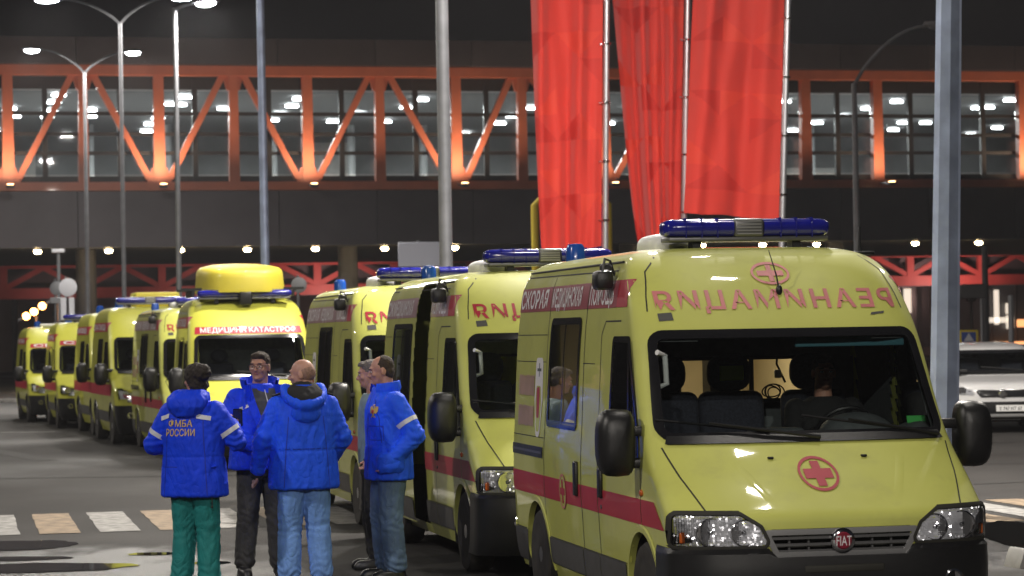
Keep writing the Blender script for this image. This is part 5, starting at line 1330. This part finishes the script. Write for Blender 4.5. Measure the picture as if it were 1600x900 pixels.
def remesh(mb, name, voxel=.012, smooth=6, fold=None):
    me = bpy.data.meshes.new('t'); me.from_pydata(mb.v, [], mb.f)
    bm = bmesh.new(); bm.from_mesh(me); bmesh.ops.recalc_face_normals(bm, faces=bm.faces[:]); bm.to_mesh(me); bm.free()
    o = bpy.data.objects.new('t', me); COL.objects.link(o)
    m1 = o.modifiers.new('r', 'REMESH'); m1.mode = 'VOXEL'; m1.voxel_size = voxel
    if smooth: m2 = o.modifiers.new('s', 'SMOOTH'); m2.factor = .5; m2.iterations = smooth
    dg = bpy.context.evaluated_depsgraph_get(); out = bpy.data.meshes.new_from_object(o.evaluated_get(dg)); out.name = name
    bpy.data.objects.remove(o); bpy.data.meshes.remove(me)
    if fold:
        nv = len(out.vertices); co = [v.co.copy() for v in out.vertices]; no = [Vector(n_.vector) for n_ in out.vertex_normals]
        for i in range(nv): out.vertices[i].co = co[i] + no[i]*fold(co[i], no[i])
    out.polygons.foreach_set('use_smooth', [True]*len(out.polygons)); out.update(); return out
def folds(seed, amp=.009, waist=None, limbs=()):
    off = Vector((seed*7.3, seed*3.1, seed*1.7))
    def f(p, n_):
        a = noise.noise(Vector((p.x*9, p.y*9, p.z*5)) + off); b = noise.noise(Vector((p.x*16 + p.z*10, p.y*16, p.z*18)) + off)
        c = noise.noise(Vector((p.x*5 - p.z*4, p.y*5, p.z*4)) + off)
        e_ = noise.noise(Vector((p.x*17 + p.z*3, p.y*17, p.z*4.5)) + off); d = amp*(.22*a + .5*(1-2.4*abs(e_)) + .38*(1-2.4*abs(b))*(.3+.7*abs(c)) + .16*noise.noise(Vector((p.x*40, p.y*40, p.z*26)) + off))
        for (q, r_, k) in limbs:                      # creases gathered round a joint
            t = (p-q).length
            if t < r_: d += k*(1-t/r_)*math.sin((p-q).z*95 + 9*a + p.x*20)
        if waist and abs(p.z-waist) < .014: d -= .005*(1-abs(p.z-waist)/.014)
        return d
    return f
def bvh_of(me): return BVHTree.FromPolygons([v.co for v in me.vertices], [tuple(p.vertices) for p in me.polygons])
def ring_band(bv, a, b, t, w, off=.004, lo=0, hi=360, n=26):
    a = Vector(a); b = Vector(b); d = (b-a).normalized(); c = a + (b-a)*t; x = d.cross(Vector((0, 1, .01))).normalized(); y = d.cross(x); vs = []
    for k in range(n+1):
        an = R(lo + (hi-lo)*k/n); r_ = x*math.cos(an) + y*math.sin(an)
        for s_ in (-w/2, w/2):
            o = c + d*s_; h, nn, i, dist = bv.ray_cast(o, r_, .16); 
            if h is None: h = o + r_*.085
            vs.append(h + r_*off)
    return MB().add(vs, [(2*k, 2*k+1, 2*k+3, 2*k+2) for k in range(n)])
def drape(bv, pts, faces, d, off=.005, dist=1.2):
    """pts (x,z) in the person's frame, thrown along d (unit, horizontal) on to the garment"""
    d = Vector(d); x = Vector((0, 0, 1)).cross(-d).normalized(); out = []
    for a, b in pts:
        o = x*a + Vector((0, 0, b)) - d*dist; h, nn, i, t = bv.ray_cast(o, d)
        out.append((h if h is not None else o + d*(dist-.17)) - d*off)
    return MB().add(out, faces)

def hand(mb, w, d, up, s=1.0, curl=.5, thumb=1):
    """palm and five fingers from the wrist w along d"""
    w = Vector(w); d = Vector(d).normalized(); side = d.cross(Vector(up)).normalized(); nrm = side.cross(d)
    for k in (-1, 0, 1): rcone(mb, w + side*k*.018*s, w + d*.085*s + side*k*.026*s, .019*s, .016*s, 8)
    for k, ln in enumerate((.070, .078, .072, .056)):
        b = w + d*.088*s + side*(k-1.5)*.0215*s; m = b + (d*(1-.25*curl) + nrm*.5*curl)*ln*.5*s; e = m + (d*(1-.8*curl) + nrm*curl)*ln*.5*s
        chain(mb, [b, m, e], [.0095*s, .0088*s, .0075*s])
    b = w + d*.025*s + side*thumb*.03*s; m = b + (d*.7 + side*thumb*.6 + nrm*.2)*.045*s; chain(mb, [b, m, m + (d*.9 + nrm*.4)*.035*s], [.013*s, .011*s, .009*s])

def person(label, px, D, body_deg, head_deg, s, arms, jacket='jacket_blue', legs='trouser_grey', hair='hair_dark', style='short', stance=.10, lean=0, jkt=True, hem=.80, head_pitch=0,
           wide=1.0, skin='skin', seed=1, hood=None, shirt=None, loc=None, sit=None, spread=0, hips=1.0, leg_w=1.0, collar=True):
    q = P(px, 700, D) if loc is None else Vector(loc)
    root = empty('person', (q.x, D if loc is None else loc[1], 0 if loc is None else loc[2]), R(body_deg)); root.scale = (s, s, s)
    tag(root, label, 'person', 'people by the ambulances')
    hd = R(head_deg - body_deg)
    SH = {1: Vector((.185*wide, .0, 1.418)), -1: Vector((-.185*wide, .0, 1.418))}
    # ---- body: one continuous mesh
    b = MB()
    HC = Vector((0, -.02 + lean, 1.665)); HR = Matrix.Rotation(hd, 3, 'Z') @ Matrix.Rotation(R(head_pitch), 3, 'X')
    def hp(x, y, z): return HC + HR @ Vector((x, y, z))
    b.ell(hp(0, .012, .028), (.074, .094, .088), HR); b.ell(hp(0, -.018, -.02), (.063, .072, .085), HR); b.ell(hp(0, -.040, -.072), (.046, .046, .042), HR); b.ell(hp(0, -.012, -.055), (.056, .060, .045), HR)
    b.ell(hp(0, -.062, -.005), (.050, .026, .060), HR)
    rcone(b, hp(0, -.086, .012), hp(0, -.106, -.022), .009, .0135, 10); b.ell(hp(0, -.098, -.028), (.017, .014, .010), HR)
    b.ell(hp(0, -.076, .034), (.052, .018, .011), HR); b.ell(hp(0, -.080, -.052), (.024, .012, .012), HR); b.ell(hp(0, -.078, -.086), (.018, .014, .014), HR)
    for e in (-1, 1):
        b.ell(hp(e*.076, .012, -.008), (.009, .022, .034), HR @ Matrix.Rotation(R(e*18), 3, 'Z')); b.ell(hp(e*.042, -.066, -.020), (.020, .016, .018), HR)
    rcone(b, hp(0, .022, -.05), (0, lean*.5 + .012, 1.46), .058, .066)
    loft(b, [(0, 0, .90, .155, .105), (0, 0, 1.05, .135, .095), (0, 0, 1.25, .155, .105), (0, lean*.4, 1.40, .165, .09), (0, lean*.4, 1.48, .07, .06)])
    for e in (-1, 1):
        el, wr = arms[e]; chain(b, [SH[e], el, wr], [.052, .043, .031]); dd = (Vector(wr)-Vector(el)).normalized(); hand(b, Vector(wr) + dd*.02, dd, (0, 0, 1) if abs(dd.z) < .8 else (e, 0, 0), 1.0, .45, -e)
        if sit is None:
            hip = Vector((e*.095, 0, .90)); kn = Vector((e*(.10+spread*.5), -.03, .49)); an = Vector((e*(stance+spread), .015, .09))
        else: hip, kn, an = Vector((e*.10, 0, .92)), Vector((e*.16, -.42, .95)), Vector((e*.16, -.45, .52))
        chain(b, [hip, kn, an], [.078, .055, .042]); rcone(b, an, an + Vector((e*.02, -.10, -.05)), .034, .022)
    bo = link('body', remesh(b, 'body', .0068, 2), M[skin], root)
    # ---- face details
    for e in (-1, 1):
        MB().ell(hp(e*.031, -.0835, .008), (.0125, .006, .006), HR, 10, 8).build('eye', M['white_plastic'], bo); MB().ell(hp(e*.031, -.0885, .008), (.0055, .003, .0055), HR, 10, 8).build('iris', M['eye_dark'], bo)
        MB().ell(hp(e*.033, -.087, .031), (.021, .007, .0045), HR @ Matrix.Rotation(R(e*6), 3, 'Y'), 10, 8).build('eyebrow', M[hair if hair != 'stubble' else 'hair_dark'], bo)
    MB().ell(hp(0, -.0895, -.050), (.023, .006, .0065), HR, 12, 8).build('mouth', M['lip'], bo)
    # ---- hair
    hm = MB()
    if style == 'short':
        hm.ell(hp(0, .020, .044), (.082, .098, .088), HR); hm.ell(hp(0, .050, .0), (.078, .062, .085), HR); hm.ell(hp(0, -.045, .092), (.062, .045, .030), HR)
        hl = remesh(hm, 'hair', .008, 2, lambda p, n_: .005*noise.noise(p*60) - .003)
        fc = (HR @ Vector((0, -1, 0))); cut = lambda c: (c-HC).dot(fc) > .055 and c.z < HC.z + .068
    elif style == 'recede':          # short hair drawn back from a high forehead
        hm.ell(hp(0, .024, .038), (.0805, .092, .088), HR); hm.ell(hp(0, .050, -.005), (.076, .060, .080), HR)
        hl = remesh(hm, 'hair', .008, 2, lambda p, n_: .004*noise.noise(p*60) - .003); fc = (HR @ Vector((0, -1, 0))); cut = lambda c: (c-HC).dot(fc) > .022 - .5*max(0, c.z-HC.z-.05) + .012*noise.noise(c*50)
    elif style == 'bun':
        hm.ell(hp(0, .020, .032), (.092, .110, .104), HR); hm.ell(hp(0, .060, -.03), (.080, .066, .085), HR); hm.ell(hp(.0, .118, .060), (.072, .062, .070), HR); hm.ell(hp(0, -.04, .08), (.066, .05, .04), HR)
        hl = remesh(hm, 'hair', .008, 2, lambda p, n_: .010*noise.noise(p*38) + .004*noise.noise(p*90)); fc = (HR @ Vector((0, -1, 0))); cut = lambda c: (c-HC).dot(fc) > .05 and c.z < HC.z + .06
    elif style == 'fringe':          # balding: hair round the back and sides only
        hm.ell(hp(0, .030, .010), (.0795, .088, .082), HR); hm.ell(hp(0, .055, -.015), (.068, .050, .070), HR)
        hl = remesh(hm, 'hair', .008, 2, lambda p, n_: .003*noise.noise(p*70)); fc = (HR @ Vector((0, -1, 0))); cut = lambda c: (c-HC).dot(fc) > .012 + .018*noise.noise(c*45) or (c.z > HC.z + .062 + .012*noise.noise(c*60))
    else:                             # shaved: a faint dark shadow of hair
        hm.ell(hp(0, .030, .008), (.0775, .084, .080), HR); hm.ell(hp(0, -.022, -.058), (.0625, .060, .044), HR); hm.ell(hp(0, -.045, -.085), (.046, .046, .030), HR)
        hl = remesh(hm, 'hair', .007, 2, None); fc = (HR @ Vector((0, -1, 0))); cut = lambda c: ((c-HC).dot(fc) > .0 and c.z > HC.z - .035) or ((c-HC).dot(fc) > .088)
    bm = bmesh.new(); bm.from_mesh(hl); bmesh.ops.delete(bm, geom=[f for f in bm.faces if cut(f.calc_center_median())], context='FACES'); bm.to_mesh(hl); bm.free()
    link('hair', hl, M[hair], root)
    # ---- trousers
    t = MB(); hipw = .165*hips
    loft(t, [(0, .01, .80, hipw, .13), (0, .01, .90, hipw+.01, .135), (0, 0, 1.02, .16, .12), (0, 0, 1.06, .14, .10)]); lim = []
    for e in (-1, 1):
        if sit is None: hip = Vector((e*.088, 0, .84)); kn = Vector((e*(.10+spread*.5), -.03, .49)); an = Vector((e*(stance+spread), .015, .085))
        else: hip, kn, an = Vector((e*.10, 0, .92)), Vector((e*.16, -.42, .95)), Vector((e*.16, -.45, .52))
        chain(t, [hip, kn, an + Vector((0, -.010, .045))], [.105*leg_w, .084*leg_w, .080*leg_w]); lim += [(kn, .16, .006), (an, .2, .008)]
    link('trousers', remesh(t, 'trousers', .010, 4, folds(seed+5, .009, None, lim)), M[legs], root)
    for e in (-1, 1):
        an = Vector((e*(stance+spread), .015, .085)) if sit is None else Vector((e*.16, -.45, .52)); z0 = an.z - .085
        sm = MB(); loft(sm, [(an.x + e*.012, an.y-.075, z0 + z, a, c) for z, a, c in ((.0, .052, .150), (.03, .056, .155), (.062, .050, .135), (.08, .042, .10))]); loft(sm, [(an.x, an.y-.02, z0+.03, .052, .09), (an.x, an.y+.0, z0+.125, .052, .065)])
        link('shoe', remesh(sm, 'shoe', .009, 4), M['shoe_black'], root)
    # ---- upper garment
    j = MB(); kx = wide; lim = []
    if jkt:
        rings = [(0, .0, hem, .262*kx, .178), (0, .0, hem+.02, .266*kx, .180), (0, .0, .98, .252*kx, .174), (0, 0, 1.09, .240*kx, .168), (0, 0, 1.22, .242*kx, .170), (0, lean*.4, 1.36, .240*kx, .155), (0, lean*.5, 1.43, .215*kx, .132), (0, lean*.55, 1.475, .165*kx, .115), (0, lean*.6, 1.505, .118, .105), (0, lean*.7, 1.535, .096, .098)]
        ar = (.088, .076, .062)
    else:
        rings = [(0, .0, hem, .20*kx, .14), (0, .0, 1.0, .20*kx, .145), (0, 0, 1.22, .205*kx, .14), (0, lean*.4, 1.36, .205*kx, .128), (0, lean*.5, 1.44, .18*kx, .11), (0, lean*.6, 1.50, .09, .085)]
        ar = (.076, .062, .05)
    loft(j, rings)
    for e in (-1, 1):
        el, wr = Vector(arms[e][0]), Vector(arms[e][1]); chain(j, [SH[e], el, wr], ar); lim += [(el, .17, .008), (wr, .12, .006), (SH[e] + Vector((0, 0, -.12)), .16, .005)]
    jm = remesh(j, 'jacket', .0098, 8, folds(seed, .0085 if jkt else .006, 1.075 if jkt else None, lim))
    jo = link('jacket' if jkt else 'shirt', jm, M[jacket], root); bv = bvh_of(jm)
    # collar
    if jkt and collar:
        c = MB(); n_ = 26; vs = []
        for k in range(n_+1):
            a = R(-58) + R(296)*k/n_ + R(-90) + R(58) + R(32)
            a = R(-90+34) + R(292)*k/n_
            x, y = math.cos(a), math.sin(a)
            for rr, z, th in ((.112, 1.475, 0), (.128, 1.52, 0), (.118, 1.575, 0), (.104, 1.575, 0), (.100, 1.50, 0)): vs.append((x*rr*1.02, lean*.6 + y*rr, z + .012*y))
        c.add(vs, [(5*k+i, 5*k+i+1, 5*k+6+i, 5*k+5+i) for k in range(n_) for i in range(4)]); c.build('collar', M[jacket], jo, R(70))
    # zip cuffs / hem edge
    for e in (-1, 1):
        el, wr = Vector(arms[e][0]), Vector(arms[e][1]); d = (wr-el).normalized()
        MB().tube([wr + d*.035, wr + d*.075], [.056 if jkt else .04, .050 if jkt else .036], 14).build('cuff', M['lining_black' if jkt else jacket], jo)
    return root, jo, bv, SH, HC, HR

def reflect(jo, bv, SH, arms, e, t=.55): ring_band(bv, SH[e], arms[e][0], t, .036).build('reflective_band', M['reflective'], jo, None)

# woman with her back to the camera
ar = {1: ((.345, .02, 1.165), (.20, -.26, 1.12)), -1: ((-.335, -.06, 1.185), (-.19, -.28, 1.30))}
r_, jo, bv, SH, HC, HR = person('woman with dark pinned-up hair in a blue lettered jacket and teal trousers, seen from behind', 303, 20.0, 160, 215, 1.005, ar, legs='scrub_teal', style='bun', seed=1, hem=.765, wide=1.02, lean=-.02, leg_w=1.08, stance=.12)
for e in (-1, 1):
    reflect(jo, bv, SH, ar, e, .66)
t_, f_ = text2d('ФМБА', .050, .21, .012); drape(bv, [(a-.035, b+1.335) for a, b in t_], f_, (0, -1, 0), .007).build('back_lettering', M['gold_thread'], jo, None)
t_, f_ = text2d('РОССИИ', .052, .255, .010); drape(bv, [(a-.035, b+1.265) for a, b in t_], f_, (0, -1, 0), .007).build('back_lettering', M['gold_thread'], jo, None)
for x0, x1, z0, z1 in ((.095, .20, 1.392, 1.372), (-.23, -.15, 1.372, 1.395)):
    drape(bv, [(x0 + (x1-x0)*k/5, (z0 + (z1-z0)*k/5) + dz) for k in range(6) for dz in (-.017, .017)], [(2*k, 2*k+1, 2*k+3, 2*k+2) for k in range(5)], (0, -1, 0), .006).build('reflective_strip', M['reflective'], jo, None)
hm = MB(); loft(hm, [(0, .085, 1.36, .03, .03), (0, .12, 1.40, .10, .055), (0, .125, 1.46, .155, .075), (0, .09, 1.52, .165, .10), (0, .06, 1.56, .145, .105), (0, .045, 1.585, .11, .09)])
link('hood', remesh(hm, 'hood', .011, 6, folds(9, .016, None)), M['jacket_blue'], jo)
MB().rbox((-.225, .06, 1.0), (.03, .15, .015), .005, 1).build('pocket_flap', M['jacket_blue'], jo)
MB().tube([(-.2, .10, .77), (-.2, .10, .70)], .004, 6).ell((-.2, .10, .69), (.008, .008, .014)).build('drawcord', M['shoe_black'], jo)
MB().rbox((-.20, -.37, 1.36), (.075, .012, .14), .006, 1, Matrix.Rotation(R(20), 3, 'Z')).build('held_phone', M['black_gloss'], r_)

for x_ in (-.165, .165): seam_line(jo, bv, [(x_*.9, 1.36), (x_, 1.08), (x_*1.12, .78)])
seam_line(jo, bv, [(-.19, 1.372), (.19, 1.372)])
for e in (-1, 1): seam_line(jo, bv, [(e*.06, 1.0), (e*.19, 1.0)]) if e < 0 else None
# man with glasses facing the camera
ar = {1: ((.30, .03, 1.17), (.17, -.20, 1.02)), -1: ((-.315, -.01, 1.16), (-.10, -.27, 1.06))}
r_, jo, bv, SH, HC, HR = person('man with glasses facing the camera in an open blue jacket and dark trousers', 407, 21.4, 16, -14, 1.05, ar, legs='trouser_grey', hair='hair_brown', style='short', seed=2, hem=.86, wide=.98, stance=.11, spread=.03, collar=False)
drape(bv, [(-.095, 1.50), (.105, 1.50), (.125, 1.40), (-.075, 1.40), (.12, 1.28), (-.035, 1.28), (.09, 1.14), (.02, 1.14), (.055, 1.02), (.045, 1.02)], [(0, 1, 2, 3), (3, 2, 4, 5), (5, 4, 6, 7), (7, 6, 8, 9)], (0, 1, 0), .024).build('shirt_front', M['shirt_grey'], jo, None)
for sg, pts in ((-1, ((-.10, 1.53), (-.078, 1.40), (-.038, 1.28), (.018, 1.14), (.045, 1.0))), (1, ((.108, 1.53), (.128, 1.40), (.122, 1.28), (.092, 1.14), (.056, 1.0)))):
    drape(bv, [(p[0] + sg*o, p[1]) for p in pts for o in (-.012, .02, .055)], [(3*k+i, 3*k+i+1, 3*k+4+i, 3*k+3+i) for k in range(4) for i in range(2)], (0, 1, 0), .034).build('lapel', M['jacket_blue'], jo, None)
cm_ = MB(); vs = []; n_ = 22
for k in range(n_+1):
    a = R(-90+58) + R(244)*k/n_; x, y = math.cos(a), math.sin(a)
    for rr, z in ((.120, 1.46), (.150, 1.52), (.158, 1.575), (.145, 1.58), (.115, 1.50)): vs.append((x*rr, y*rr*.95, z + .02*y))
cm_.add(vs, [(5*k+i, 5*k+i+1, 5*k+6+i, 5*k+5+i) for k in range(n_) for i in range(4)]); cm_.build('open_collar', M['jacket_blue'], jo, R(70))
drape(bv, [(.01, 1.49), (.018, 1.49), (.050, 1.33), (.042, 1.33)], [(0, 1, 2, 3)], (0, 1, 0), .030).build('lanyard', M['lanyard'], jo, None)
ring_band(bv, SH[-1], ar[-1][0], .70, .034).build('reflective_band', M['reflective'], jo, None)
drape(bv, [(-.185, 1.325), (-.105, 1.36), (-.105, 1.385), (-.185, 1.35)], [(0, 1, 2, 3)], (0, 1, 0), .007).build('reflective_strip', M['reflective'], jo, None)
gl = MB()
for e in (-1, 1):
    c = [HC + HR @ Vector((e*.034 + .027*math.copysign(abs(math.cos(a))**.6, math.cos(a)), -.104, .006 + .015*math.copysign(abs(math.sin(a))**.7, math.sin(a)))) for a in np.linspace(0, 2*math.pi, 20)]; gl.tube(c, .0024, 6, False)
    gl.tube([HC + HR @ Vector((e*.060, -.102, .014)), HC + HR @ Vector((e*.080, .01, .012))], .0026, 6)
gl.tube([HC + HR @ Vector((-.008, -.105, .010)), HC + HR @ Vector((.008, -.105, .010))], .0022, 6); gl.build('glasses', M['black_gloss'], r_)

# bald man from behind
ar = {1: ((.315, -.02, 1.16), (.335, -.17, .93)), -1: ((-.31, .0, 1.16), (-.24, -.22, .98))}
r_, jo, bv, SH, HC, HR = person('balding man in a blue hooded jacket and light blue jeans, back turned', 474, 20.4, 194, 258, 1.02, ar, jacket='jacket_blue_light', legs='jeans_light', hair='stubble', style='shaved', seed=3, hem=.775, wide=1.05, head_pitch=6, stance=.11, spread=.02, leg_w=1.12, hips=1.05, skin='skin_pale')
hm = MB(); n = 22; vs = []
for k in range(n+1):
    a = R(-50) + R(280)*k/n; x, y = math.cos(a), math.sin(a); bk = max(0, y)
    hm_c = Vector((x*(.145+.02*bk), .02 + y*(.12+.055*bk), 1.545 - .135*bk + .02)); vs.append(hm_c)
hm.tube(vs, [.030 + .018*max(0, math.sin(R(-50) + R(280)*k/n)) for k in range(n+1)], 12); hm.ell((0, .165, 1.37), (.12, .04, .08))
link('hood', remesh(hm, 'hood', .011, 5, folds(4, .010, None)), M['jacket_blue_light'], jo)
lb = MB(); lb.ell((0, .118, 1.53), (.138, .125, .036), Matrix.Rotation(R(-38), 3, 'X')); link('hood_lining', remesh(lb, 'hood_lining', .011, 3, folds(6, .008, None)), M['lining_black'], jo)
for e in (-1, 1): MB().rbox((e*.19, .0, 1.515), (.11, .05, .014), .005, 1, Matrix.Rotation(R(e*16), 3, 'Y')).build('shoulder_strap', M['lining_black'], jo)

for x_ in (-.16, .16): seam_line(jo, bv, [(x_*.85, 1.34), (x_, 1.08), (x_*1.12, .79)])
seam_line(jo, bv, [(-.21, 1.09), (.21, 1.09)])
# man in profile, hand in his pocket
ar = {1: ((.285, .13, 1.15), (.235, -.045, .975)), -1: ((-.285, .13, 1.15), (-.235, -.045, .975))}
r_, jo, bv, SH, HC, HR = person('older man in a blue jacket with a gold eagle badge and jeans, in profile', 607, 21.0, -68, -84, 1.025, ar, jacket='jacket_blue_light', legs='jeans_mid', hair='hair_brown', style='recede', seed=4, hem=.80, wide=.98, head_pitch=10, lean=-.03, stance=.10, spread=.02, leg_w=1.1)
ring_band(bv, SH[1], ar[1][0], .60, .036).build('reflective_band', M['reflective'], jo, None)
# double-headed eagle badge on the chest
eg = []; ef = []
def poly(pts, cx=.115, cz=1.345, k=.0125):
    n0 = len(eg); eg.extend([(cx + x*k, cz + z*k) for x, z in pts]); ef.append(tuple(range(n0, n0+len(pts))))
poly([(-1.2, 2), (1.2, 2), (1.4, -1), (0, -3), (-1.4, -1)])
for s_ in (-1, 1):
    poly([(s_*1, 1.5), (s_*2.6, 3.6), (s_*4.0, 3.0), (s_*4.3, .6), (s_*3.2, -1.2), (s_*1.2, -.8)]); poly([(s_*.3, 2), (s_*.5, 3.6), (s_*1.7, 3.4), (s_*1.1, 2)]); poly([(s_*.4, -2), (s_*2.2, -3.4), (s_*1.6, -3.9), (s_*.2, -3.2)])
poly([(-.6, 3.7), (.6, 3.7), (.8, 4.6), (-.8, 4.6)])
em = drape(bv, eg, ef, (0, 1, 0), .009).build('eagle_badge', M['gold_thread'], jo, None)
drape(bv, [(.115 + .0125*x, 1.345 + .0125*z) for x, z in ((-1, 1), (1, 1), (.9, -.6), (0, -1.4), (-.9, -.6))], [(0, 1, 2, 3, 4)], (0, 1, 0), .012).build('badge_shield', M['emblem_red'], em, None)
drape(bv, [(.04, 1.22), (.20, 1.22), (.20, 1.235), (.04, 1.235)], [(0, 1, 2, 3)], (0, 1, 0), .008).build('pocket_flap', M['jacket_blue'], jo, None)
hp_ = MB(); loft(hp_, [(.20, -.06, .86, .075, .10), (.215, -.06, .90, .085, .115), (.215, -.06, .99, .08, .11), (.21, -.05, 1.02, .07, .09)]); link('side_pocket', remesh(hp_, 'side_pocket', .010, 5, folds(12, .008)), M['jacket_blue_light'], jo)
seam_line(jo, bv, [(.10, 1.44), (.17, 1.30), (.19, 1.10)], (0, 1, 0)); seam_line(jo, bv, [(.03, 1.23), (.20, 1.23), (.20, 1.12), (.03, 1.12), (.03, 1.23)], (0, 1, 0)); seam_line(jo, bv, [(.0, 1.46), (.0, .82)], (0, 1, 0), .010)
# man behind him in a grey-blue shirt
ar = {1: ((.225, .12, 1.16), (.20, .0, .94)), -1: ((-.225, .12, 1.16), (-.20, .0, .94))}
person('man in a pale grey-blue shirt and black trousers, mostly hidden behind the older man', 586, 22.0, -80, -84, 1.0, ar, jacket='shirt_teal', legs='trouser_black', hair='hair_grey', style='short', seed=6, jkt=False, hem=.90, wide=1.0, head_pitch=8, stance=.08, lean=-.02)
# driver at the wheel of the nearest van
drv = v1.matrix_world.to_3x3(); Mv = Matrix.Translation((1.96, 15.3, 0)) @ Matrix.Rotation(YAW, 4, 'Z'); dq = Mv @ Vector((.56, 2.06, .06))
ar = {1: ((.27, -.14, 1.18), (.14, -.36, 1.27)), -1: ((-.27, -.14, 1.18), (-.14, -.36, 1.27))}
person('driver in dark clothes sitting at the wheel of the nearest ambulance', 0, 0, 11.3, 5, .98, ar, jacket='trouser_black', legs='trouser_black', hair='hair_dark', style='short', seed=8, jkt=False, hem=.92, loc=(dq.x, dq.y, dq.z), sit=True, wide=1.1)
# ------------------------------------------------------------------ damp night air
hz = MB().bx(-75, 85, -30, 178, -1, 17).build('haze', None, None, None); hz.data.materials.clear()
hm_ = bpy.data.materials.new('haze'); hm_.use_nodes = True; t = hm_.node_tree; t.nodes.remove(t.nodes['Principled BSDF'])
pv = t.nodes.new('ShaderNodeVolumePrincipled'); pv.inputs['Color'].default_value = (.92, .93, 1, 1); pv.inputs['Density'].default_value = .0003; pv.inputs['Anisotropy'].default_value = .55
pv.inputs['Density Attribute'].default_value = ''; pv.inputs['Temperature Attribute'].default_value = ''; pv.inputs['Color Attribute'].default_value = ''; hm_.cycles.homogeneous_volume = True
t.links.new(pv.outputs[0], t.nodes['Material Output'].inputs['Volume']); hz.data.materials.append(hm_); tag(hz, kind='stuff')
hz['label'] = 'thin damp night haze filling the square'; hz['category'] = 'haze'
SC.cycles.volume_bounces = 0; SC.cycles.volume_step_rate = 4
